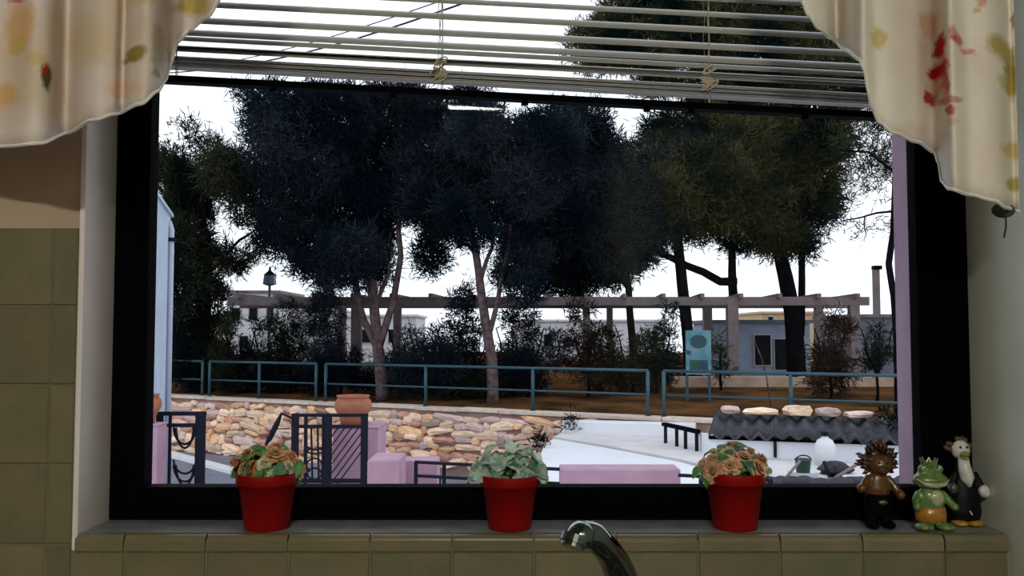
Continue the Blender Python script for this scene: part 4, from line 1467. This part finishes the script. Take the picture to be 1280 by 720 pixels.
zf = P(640, 376.5, YPF).z
zb2 = zf
for (px0, px1, Y) in ((285, 1086, YPF), (300, 1060, YPB)):
    MB().bar(at_h(px0, zf, Y), at_h(px1, zf, Y), 0.16, 0.26).build('beam', M_PERG, pg, bevel=0.01)
for (px, Y, w) in ((428, YPB, 0.26), (446, YPF, 0.30), (497, YPB, 0.26), (733, YPF, 0.2), (762, YPB, 0.2), (915, YPF, 0.32), (884, YPB, 0.28), (1067, YPF, 0.28), (1023, YPB, 0.26)):
    x = (px - 640) / F * Y
    MB().box((x - w / 2, Y - w / 2, ground_z(x, Y) - 0.15), (x + w / 2, Y + w / 2, zf - 0.1)).build('post', M_PERG, pg, bevel=0.01)
for i in range(17):
    t = i / 16
    x0 = (300 - 640) / F * YPF + ((1066 - 640) / F * YPF - (300 - 640) / F * YPF) * t
    MB().bar((x0, YPF - 0.45, zf + 0.15), (x0 + 0.35, YPB + 0.45, zf + 0.15), 0.11, 0.14).build('rafter', M_PERG, pg)

# low tan wall behind
a_, c_ = at_h(838, 0, 26.15), at_h(1180, 0, 26.0)
m = MB().prism([(a_.x, a_.y), (c_.x, c_.y), (c_.x, c_.y + 0.3), (a_.x, a_.y + 0.3)], -0.4, P(900, 471, 26.1).z)
tag(m.build('garden_wall', M_TANW, bevel=0.02), 'low tan garden wall behind the pergola posts', 'wall')


# ================================================================== BUILDINGS BEHIND
def building(name, px0, px1, pyt, Y, dep, m, label, wins, roof=None, cat='building'):
    a, c = P(px0, pyt, Y), P(px1, pyt, Y)
    zb = -0.2
    root = thing(name, ((a.x + c.x) / 2, Y + dep / 2, zb), label, cat)
    MB().box((a.x, Y, zb), (c.x, Y + dep, a.z)).build('wall', m, root)
    MB().box((a.x - 0.12, Y - 0.12, a.z), (c.x + 0.12, Y + dep + 0.1, a.z + 0.12)).build('roof', roof or m, root)
    for (x0, x1, y0, y1) in wins:
        p, q = P(x0, y0, Y), P(x1, y1, Y)
        f = MB().box((p.x - 0.05, Y - 0.05, q.z - 0.05), (q.x + 0.05, Y + 0.02, p.z + 0.05)).build('window', M_FRAMEW, root)
        MB().box((p.x, Y - 0.07, q.z), (q.x, Y, p.z)).build('pane', M_DARKWIN, f)
    return root


building('village_house', 284, 348, 366, 44, 5, M_WHITEB, 'white village house with flat roof seen through the dark shrubs', [(290, 300, 385, 400), (312, 322, 385, 400), (334, 342, 385, 400), (300, 310, 420, 436)], M_PERG)
building('village_house', 350, 418, 388, 47, 5, M_WHITEB, 'white low village house right behind the street lamp', [(358, 368, 405, 420), (386, 396, 405, 420)])
building('village_house', 422, 520, 396, 46, 5, M_WHITEB, 'white village house behind the pale twin trunk tree', [(452, 464, 412, 428), (486, 498, 412, 428)])
building('village_house', 640, 832, 402, 50, 6, M_WHITEB, 'long white village house behind the brown shrubs', [(680, 690, 418, 432), (735, 745, 418, 432), (790, 800, 418, 432)])
building('village_house', 952, 1032, 392, 48, 6, M_OCHRE, 'ochre village house behind the pale blue kiosk', [(960, 966, 396, 402)])
ks = building('park_kiosk', 888, 1012, 404, 31.5, 3, M_KIOSK, 'pale blue park kiosk with dark openings behind the pergola', [(943, 963, 419, 456), (968, 984, 424, 462)], M_GREYB, 'kiosk')
gs = building('grey_shed', 1069, 1190, 397, 31, 4, M_GREYB, 'grey shed with a chimney behind the end of the pergola', [], M_PERG, 'shed')
p = P(1096, 397, 31.8)
cp = MB().box((p.x - 0.10, p.y - 0.1, p.z), (p.x + 0.10, p.y + 0.1, P(1096, 337, 31.8).z)).build('chimney', M_PERG, gs)
pt = P(1096, 337, 31.8)
MB().box((pt.x - 0.14, pt.y - 0.14, pt.z), (pt.x + 0.14, pt.y + 0.14, pt.z + 0.14)).build('cowl', M_BLACK, cp)

# notice board
YN = 22.6
sg = thing('notice_board', (P(873, 480, YN).x, YN, ground_z(P(873, 480, YN).x, YN)), 'teal and white notice board on two posts behind the railing', 'sign')
a_, c_ = P(857, 413, YN), P(889, 468, YN)
M_BOARD = mat('board_pale_teal', (0.05, 0.20, 0.25), 0.6, col2=(0.18, 0.30, 0.38), scale=2.5)
M_BOARDT = mat('board_teal', (0.004, 0.05, 0.065), 0.5, var=0.3, scale=9)
pn = MB().box((a_.x, YN - 0.03, c_.z), (c_.x, YN + 0.03, a_.z)).build('panel', M_BOARD, sg)
ell = [(873 + 10.5 * math.cos(t), 427 + 8.5 * math.sin(t)) for t in [2 * math.pi * i / 24 for i in range(24)]]


def decal(pts2, Y, d):
    vs_ = [P(x, y, Y) for x, y in pts2]
    n = len(vs_)
    vs2 = [v + Vector((0, -d, 0)) for v in vs_]
    return MB().add(vs_ + vs2, [tuple(range(n)), tuple(range(2 * n - 1, n - 1, -1))] + [(i, n + i, n + (i + 1) % n, (i + 1) % n) for i in range(n)])


decal(ell, YN - 0.03, 0.008).build('oval_emblem', M_BOARDT, pn)
decal([(865, 424), (868, 430), (872, 427), (870, 423)], YN - 0.04, 0.004).build('emblem_mark', mat('board_dark_teal', (0.008, 0.05, 0.09), 0.6), pn)
decal([(862, 450), (884, 450), (886, 464), (862, 464)], YN - 0.03, 0.006).build('print_block', M_BOARDT, pn)
decal([(866, 452), (873, 452), (871, 461), (865, 461)], YN - 0.037, 0.003).build('print_mark', mat('board_green', (0.01, 0.06, 0.03), 0.6), pn)
decal([(858, 437), (864, 439), (863, 444), (858, 443)], YN - 0.03, 0.005).build('print_mark', mat('board_dark_teal', (0.008, 0.05, 0.09), 0.6), pn)
for px in (859, 887):
    x = P(px, 440, YN).x
    MB().box((x - 0.03, YN + 0.03, ground_z(x, YN) - 0.1), (x + 0.03, YN + 0.09, a_.z)).build('post', M_TEAL, sg)

# street lamp
YL = 30.0
lb = at_h(337, ground_z(-8, 30), YL)
sl = thing('street_lamp', lb, 'slim grey street lamp above the white village houses', 'street lamp')
MB().tube([lb, P(337, 357, YL)], [0.07, 0.045], 8).build('pole', M_PERG, sl)
MB().lathe([(0.10, 0), (0.24, 0.05), (0.20, 0.35), (0.05, 0.42)], P(337, 357, YL), 10).build('lantern', mat('lamp_glass', (0.10, 0.13, 0.22), 0.3), sl)
MB().lathe([(0.22, 0), (0.05, 0.15), (0.02, 0.3)], P(337, 357, YL) + Vector((0, 0, 0.36)), 10).build('cap', M_BLACK, sl)

# overhead cables
for k, (a_, c_, lab) in enumerate((((150, 92), (640, -30), 'upper overhead cable crossing the sky behind the slats'), ((200, 92), (690, -36), 'lower overhead cable crossing the sky behind the slats'))):
    Y0, Y1 = 16.5, 9.0
    p, q = P(a_[0], a_[1], Y0), P(c_[0], c_[1], Y1)
    pts_ = [p.lerp(q, i / 20) - Vector((0, 0, 0.25 * math.sin(math.pi * i / 20))) for i in range(-10, 31)]
    tag(MB().tube(pts_, 0.007 if k == 0 else 0.012, 6).build('overhead_cable', M_IRON), lab, 'cable')


# ================================================================== TREES
def needles(blobs, Y, ydepth, per, tuft_r, nn, width, seed, up=0.35):
    """blobs: (px, py, rx, ry[, dY]) ellipses in front of the camera -> needle triangles"""
    g_ = np.random.default_rng(seed)
    out = []
    k = Y / F
    for bl_ in blobs:
        px, py, rx, ry = bl_[:4]
        yy = Y + (bl_[4] if len(bl_) > 4 else g_.uniform(-0.5, 0.5) * ydepth)
        c = np.array(P(px, py, yy))
        a = np.array([rx * k, max(0.5, min(rx, ry) * k * 0.9, ydepth * 0.35), ry * k])
        n = max(3, int(per * rx * ry / 324.0))
        d = g_.normal(size=(n, 3))
        d /= np.linalg.norm(d, axis=1)[:, None]
        rad_ = g_.uniform(0.15, 1.0, size=(n, 1)) ** 0.55
        cen = c + d * rad_ * a
        tr = tuft_r * g_.uniform(0.6, 1.3, size=(n, 1, 1))
        nd = g_.normal(size=(n, nn, 3))
        nd[:, :, 2] += up
        nd += d[:, None, :] * 0.5
        nd /= np.linalg.norm(nd, axis=2)[:, :, None]
        side = np.cross(nd, g_.normal(size=(n, nn, 3)))
        side /= np.linalg.norm(side, axis=2)[:, :, None]
        jit = g_.normal(size=(n, nn, 3)) * tr * 0.35
        p0 = cen[:, None, :] + jit
        ln_ = tr * g_.uniform(0.6, 1.1, size=(n, nn, 1))
        p1 = p0 + nd * ln_ * 0.5 + side * width
        p2 = p0 + nd * ln_
        p3 = p0 + nd * ln_ * 0.5 - side * width
        out.append(np.stack([p0, p1, p2, p3], axis=2).reshape(-1, 3))
    return np.concatenate(out)


def quad_mesh(name, pts, org, m):
    n = len(pts) // 4
    me = bpy.data.meshes.new(name)
    me.vertices.add(n * 4)
    me.vertices.foreach_set('co', (pts - np.array(org)).astype(np.float32).ravel())
    me.loops.add(n * 4)
    me.loops.foreach_set('vertex_index', np.arange(n * 4, dtype=np.int32))
    me.polygons.add(n)
    me.polygons.foreach_set('loop_start', np.arange(0, n * 4, 4, dtype=np.int32))
    me.update(calc_edges=True)
    me.materials.append(m)
    return me


def tree(name, base_px, Y, label, trunks, blobs, m_bark, m_fol, seed, per=44, tuft=0.34, nn=30, width=0.012, depth=3.0, cat='tree', group=None, up=0.35):
    x = (base_px - 640) / F * Y
    b0 = Vector((x, Y, ground_z(x, Y) - 0.05))
    root = thing(name, b0, label, cat, group)
    k = Y / F
    if cat == 'tree' and tuft > 0.3:
        tuft, width = 0.0135 * Y, 0.00062 * Y
    tr0 = None
    for i, (pth, r0, r1) in enumerate(trunks):
        pts_ = [P(px, py, Y + (dy[0] if dy else 0)) for (px, py, *dy) in pth]
        if i == 0:
            pts_[0].z = min(pts_[0].z, b0.z)
        # resample with slight wobble
        fine, rad_ = [], []
        n = len(pts_)
        for a in range(n - 1):
            for t in range(4):
                f_ = t / 4
                s_ = (a + f_) / (n - 1)
                q = pts_[a].lerp(pts_[a + 1], f_)
                q += Vector((math.sin(s_ * 9 + i), 0, 0)) * 0.02
                fine.append(q)
                rad_.append((r0 + (r1 - r0) * s_) * k)
        fine.append(pts_[-1])
        rad_.append(r1 * k)
        o = MB().tube(fine, rad_, 8).build('trunk' if i == 0 else 'branch', m_bark, root if i == 0 else tr0, smooth=True)
        if i == 0:
            tr0 = o
            ORIG[o.name] = b0
    if blobs:
        pts_ = needles(blobs, Y, depth, per, tuft, nn, width, seed, up)
        me = quad_mesh('foliage', pts_, b0, m_fol)
        o = link('foliage', me, None, root)
        o['kind'] = 'stuff'
    return root


# A: dark tree on the far left
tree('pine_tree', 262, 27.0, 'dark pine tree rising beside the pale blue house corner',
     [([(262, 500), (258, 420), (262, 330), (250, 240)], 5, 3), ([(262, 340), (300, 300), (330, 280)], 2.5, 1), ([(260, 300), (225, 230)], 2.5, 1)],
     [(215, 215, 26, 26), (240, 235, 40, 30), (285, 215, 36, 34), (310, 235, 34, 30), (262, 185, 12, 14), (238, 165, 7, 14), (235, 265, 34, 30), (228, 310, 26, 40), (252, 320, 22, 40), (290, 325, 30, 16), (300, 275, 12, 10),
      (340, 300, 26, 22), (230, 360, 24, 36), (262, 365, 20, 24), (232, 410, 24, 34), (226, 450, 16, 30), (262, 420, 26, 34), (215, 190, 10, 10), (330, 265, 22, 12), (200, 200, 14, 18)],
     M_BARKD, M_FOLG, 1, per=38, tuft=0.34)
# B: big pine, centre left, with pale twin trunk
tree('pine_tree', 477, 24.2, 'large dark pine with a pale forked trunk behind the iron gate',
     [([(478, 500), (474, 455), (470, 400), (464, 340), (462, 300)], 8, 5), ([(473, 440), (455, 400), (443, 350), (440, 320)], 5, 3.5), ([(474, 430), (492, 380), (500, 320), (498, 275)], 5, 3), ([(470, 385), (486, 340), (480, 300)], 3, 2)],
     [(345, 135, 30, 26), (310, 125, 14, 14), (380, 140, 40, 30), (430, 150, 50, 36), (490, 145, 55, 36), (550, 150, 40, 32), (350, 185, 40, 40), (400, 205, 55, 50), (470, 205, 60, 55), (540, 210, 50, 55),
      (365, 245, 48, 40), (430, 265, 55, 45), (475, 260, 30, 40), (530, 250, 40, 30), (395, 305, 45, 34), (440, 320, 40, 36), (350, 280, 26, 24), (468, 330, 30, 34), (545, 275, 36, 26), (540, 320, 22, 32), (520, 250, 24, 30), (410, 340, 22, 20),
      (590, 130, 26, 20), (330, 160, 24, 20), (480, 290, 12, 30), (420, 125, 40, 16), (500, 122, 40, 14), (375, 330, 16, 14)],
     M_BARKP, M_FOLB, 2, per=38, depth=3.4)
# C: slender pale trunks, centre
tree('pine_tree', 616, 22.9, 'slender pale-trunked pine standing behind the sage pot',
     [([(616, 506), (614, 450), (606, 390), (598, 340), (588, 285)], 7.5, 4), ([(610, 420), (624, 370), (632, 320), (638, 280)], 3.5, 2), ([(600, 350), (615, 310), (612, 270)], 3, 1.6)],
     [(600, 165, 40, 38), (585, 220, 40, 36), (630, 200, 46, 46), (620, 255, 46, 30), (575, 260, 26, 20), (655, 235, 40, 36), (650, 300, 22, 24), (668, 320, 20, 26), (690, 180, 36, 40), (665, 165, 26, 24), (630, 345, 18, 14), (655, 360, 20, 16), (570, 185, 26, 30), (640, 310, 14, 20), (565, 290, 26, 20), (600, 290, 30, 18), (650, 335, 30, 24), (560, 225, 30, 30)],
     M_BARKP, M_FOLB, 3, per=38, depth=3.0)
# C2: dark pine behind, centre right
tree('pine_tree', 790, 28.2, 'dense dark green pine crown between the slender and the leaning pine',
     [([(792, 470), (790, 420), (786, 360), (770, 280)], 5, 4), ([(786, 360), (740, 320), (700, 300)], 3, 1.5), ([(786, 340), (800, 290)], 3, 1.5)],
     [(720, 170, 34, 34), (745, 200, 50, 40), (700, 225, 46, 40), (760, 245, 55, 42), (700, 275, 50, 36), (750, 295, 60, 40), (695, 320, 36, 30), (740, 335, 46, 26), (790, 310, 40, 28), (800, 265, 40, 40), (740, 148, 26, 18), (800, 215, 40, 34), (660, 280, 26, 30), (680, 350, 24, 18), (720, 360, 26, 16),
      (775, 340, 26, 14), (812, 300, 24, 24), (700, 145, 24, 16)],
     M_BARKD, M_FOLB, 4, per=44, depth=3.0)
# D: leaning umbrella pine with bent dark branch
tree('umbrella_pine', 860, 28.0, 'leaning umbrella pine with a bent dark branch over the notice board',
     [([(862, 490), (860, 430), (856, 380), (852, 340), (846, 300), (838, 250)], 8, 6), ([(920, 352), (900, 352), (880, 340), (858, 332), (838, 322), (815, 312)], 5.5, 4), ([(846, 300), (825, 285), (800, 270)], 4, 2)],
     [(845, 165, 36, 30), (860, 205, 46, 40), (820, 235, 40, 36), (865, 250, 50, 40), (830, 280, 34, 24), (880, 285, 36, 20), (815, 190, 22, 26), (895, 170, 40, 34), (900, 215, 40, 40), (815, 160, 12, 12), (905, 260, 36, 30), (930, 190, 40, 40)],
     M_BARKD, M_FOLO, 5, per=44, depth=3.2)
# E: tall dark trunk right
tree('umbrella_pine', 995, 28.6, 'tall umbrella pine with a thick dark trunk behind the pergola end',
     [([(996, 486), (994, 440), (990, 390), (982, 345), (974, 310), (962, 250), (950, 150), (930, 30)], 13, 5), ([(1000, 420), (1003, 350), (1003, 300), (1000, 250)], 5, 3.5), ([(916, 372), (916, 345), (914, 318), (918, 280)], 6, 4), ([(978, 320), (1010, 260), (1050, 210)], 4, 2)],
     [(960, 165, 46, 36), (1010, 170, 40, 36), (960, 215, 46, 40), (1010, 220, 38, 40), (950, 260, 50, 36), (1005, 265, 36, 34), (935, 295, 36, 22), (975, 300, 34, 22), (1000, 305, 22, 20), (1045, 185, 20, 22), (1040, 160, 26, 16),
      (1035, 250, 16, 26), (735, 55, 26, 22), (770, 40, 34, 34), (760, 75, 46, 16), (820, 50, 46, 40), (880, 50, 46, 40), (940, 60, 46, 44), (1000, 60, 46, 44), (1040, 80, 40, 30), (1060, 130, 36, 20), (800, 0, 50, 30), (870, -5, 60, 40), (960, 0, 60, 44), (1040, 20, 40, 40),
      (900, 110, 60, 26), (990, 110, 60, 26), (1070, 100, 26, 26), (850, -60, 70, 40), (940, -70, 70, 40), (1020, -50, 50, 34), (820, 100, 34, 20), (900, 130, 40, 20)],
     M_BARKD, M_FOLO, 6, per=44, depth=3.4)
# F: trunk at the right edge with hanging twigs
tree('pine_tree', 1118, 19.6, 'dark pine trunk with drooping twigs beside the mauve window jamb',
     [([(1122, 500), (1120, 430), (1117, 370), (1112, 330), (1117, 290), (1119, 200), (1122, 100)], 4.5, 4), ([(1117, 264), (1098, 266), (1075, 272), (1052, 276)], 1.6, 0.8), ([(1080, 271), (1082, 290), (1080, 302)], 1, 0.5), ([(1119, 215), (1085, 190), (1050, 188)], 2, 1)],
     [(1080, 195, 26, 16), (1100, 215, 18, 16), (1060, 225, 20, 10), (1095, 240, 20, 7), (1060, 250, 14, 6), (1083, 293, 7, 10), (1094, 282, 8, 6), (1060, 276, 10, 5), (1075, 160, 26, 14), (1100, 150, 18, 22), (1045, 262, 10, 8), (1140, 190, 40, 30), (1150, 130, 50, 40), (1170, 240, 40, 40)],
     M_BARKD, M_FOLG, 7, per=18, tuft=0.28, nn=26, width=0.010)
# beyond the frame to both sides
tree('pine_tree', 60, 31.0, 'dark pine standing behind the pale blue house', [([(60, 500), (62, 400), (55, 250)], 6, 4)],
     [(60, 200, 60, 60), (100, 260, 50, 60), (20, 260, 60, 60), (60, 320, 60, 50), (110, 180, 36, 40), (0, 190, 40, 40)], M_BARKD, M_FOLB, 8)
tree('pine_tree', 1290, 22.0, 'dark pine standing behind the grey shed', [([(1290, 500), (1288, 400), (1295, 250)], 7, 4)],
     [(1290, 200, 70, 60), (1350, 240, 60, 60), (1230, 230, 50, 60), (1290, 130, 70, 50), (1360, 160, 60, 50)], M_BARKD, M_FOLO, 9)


# shrubs behind the railing
def shrub(px, Y, label, blobs, m_fol, seed, per=30, tuft=0.26, stems=3, group='shrubs behind the teal railing', up=0.2, name='shrub'):
    tr_ = [([(px, 494), (px + 1, 470), (px, 430)], 2.2, 1.2)]
    for i in range(stems - 1):
        tr_.append(([(px, 470), (px + (i * 2 - 1) * 12, 440), (px + (i * 2 - 1) * 20, 410)], 1.4, 0.7))
    tree(name, px, Y, label, tr_, blobs, M_BARKD, m_fol, seed, per=per, tuft=tuft, nn=26, width=0.014, depth=1.6, cat='shrub', group=group, up=up)


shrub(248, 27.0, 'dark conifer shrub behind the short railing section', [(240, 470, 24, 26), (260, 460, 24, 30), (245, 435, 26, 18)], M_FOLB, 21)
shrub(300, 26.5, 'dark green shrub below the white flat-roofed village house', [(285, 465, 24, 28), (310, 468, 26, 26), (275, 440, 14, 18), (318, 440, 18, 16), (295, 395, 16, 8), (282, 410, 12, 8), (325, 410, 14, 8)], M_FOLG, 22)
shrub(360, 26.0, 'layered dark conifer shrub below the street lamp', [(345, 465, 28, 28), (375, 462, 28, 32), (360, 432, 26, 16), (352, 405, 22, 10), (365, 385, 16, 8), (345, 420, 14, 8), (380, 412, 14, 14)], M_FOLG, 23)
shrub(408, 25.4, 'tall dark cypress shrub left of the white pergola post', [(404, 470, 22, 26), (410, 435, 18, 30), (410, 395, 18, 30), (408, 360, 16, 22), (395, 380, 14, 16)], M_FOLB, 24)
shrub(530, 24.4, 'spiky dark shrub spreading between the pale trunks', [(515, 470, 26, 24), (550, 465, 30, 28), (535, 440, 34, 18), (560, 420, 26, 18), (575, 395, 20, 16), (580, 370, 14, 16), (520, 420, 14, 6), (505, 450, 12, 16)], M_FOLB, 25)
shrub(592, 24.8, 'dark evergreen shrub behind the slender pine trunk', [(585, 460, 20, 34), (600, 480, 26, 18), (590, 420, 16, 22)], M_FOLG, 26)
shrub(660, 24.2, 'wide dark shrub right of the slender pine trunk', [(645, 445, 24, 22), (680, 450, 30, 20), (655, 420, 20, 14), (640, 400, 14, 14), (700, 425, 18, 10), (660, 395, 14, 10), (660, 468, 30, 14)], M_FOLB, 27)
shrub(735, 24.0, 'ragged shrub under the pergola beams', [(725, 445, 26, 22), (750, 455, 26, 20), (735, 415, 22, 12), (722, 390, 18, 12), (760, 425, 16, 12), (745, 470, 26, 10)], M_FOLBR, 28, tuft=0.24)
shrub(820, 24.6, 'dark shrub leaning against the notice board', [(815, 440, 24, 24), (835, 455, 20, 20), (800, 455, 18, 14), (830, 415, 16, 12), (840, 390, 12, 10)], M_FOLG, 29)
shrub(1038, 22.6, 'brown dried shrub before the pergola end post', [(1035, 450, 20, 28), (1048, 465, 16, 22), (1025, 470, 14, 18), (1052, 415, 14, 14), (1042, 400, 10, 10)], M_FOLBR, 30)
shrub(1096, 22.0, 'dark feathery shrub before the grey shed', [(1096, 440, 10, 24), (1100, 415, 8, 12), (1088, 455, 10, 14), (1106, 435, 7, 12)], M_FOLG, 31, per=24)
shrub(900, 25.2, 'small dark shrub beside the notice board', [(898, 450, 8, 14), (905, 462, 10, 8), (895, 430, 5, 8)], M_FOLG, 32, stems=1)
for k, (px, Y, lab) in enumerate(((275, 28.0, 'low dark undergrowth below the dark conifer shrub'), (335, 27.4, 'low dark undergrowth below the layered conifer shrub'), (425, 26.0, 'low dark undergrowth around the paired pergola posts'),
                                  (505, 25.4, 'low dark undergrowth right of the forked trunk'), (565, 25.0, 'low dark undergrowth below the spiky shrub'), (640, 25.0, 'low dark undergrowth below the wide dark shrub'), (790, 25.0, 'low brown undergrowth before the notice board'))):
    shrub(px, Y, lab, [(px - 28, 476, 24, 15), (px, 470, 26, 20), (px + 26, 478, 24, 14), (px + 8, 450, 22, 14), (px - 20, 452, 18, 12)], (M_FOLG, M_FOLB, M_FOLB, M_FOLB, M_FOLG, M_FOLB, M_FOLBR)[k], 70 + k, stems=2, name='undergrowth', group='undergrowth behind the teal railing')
# a thin bare sapling behind the railing
x0 = at_h(962, ground_z(6, 21.0), 21.0)
sp = MB().tube([x0 - Vector((0, 0, 0.05)), P(958, 470, 21.0), P(951, 445, 21.0), P(941, 422, 21.0)], [0.022, 0.018, 0.014, 0.008], 6).build('sapling', M_BARKP, smooth=True)
tag(sp, 'thin bare sapling leaning behind the teal railing', 'sapling')
# undergrowth tufts right on the wall edge
for k, (px, py, w, lab) in enumerate(((712, 530, 9, 'green weed tuft at the left corner of the weathered roof'), (1116, 522, 10, 'dark weed tuft at the right end of the corrugated roof'), (678, 553, 7, 'dark weed tuft at the corner of the white flat roof'))):
    Y = (19.4, 15.2, 17.0)[k]
    q = P(px, py, Y)
    pts_ = needles([(px, py, w, w * 1.1)], Y, 0.4, 60, 0.16, 14, 0.014, 60 + k, 0.6)
    z0 = pts_[:, 2].min()
    me = quad_mesh('weed_tuft', pts_, (q.x, q.y, z0), M_FOLG)
    o = link('weed_tuft', me)
    o.location = (q.x, q.y, z0)
    tag(o, lab, 'weed')
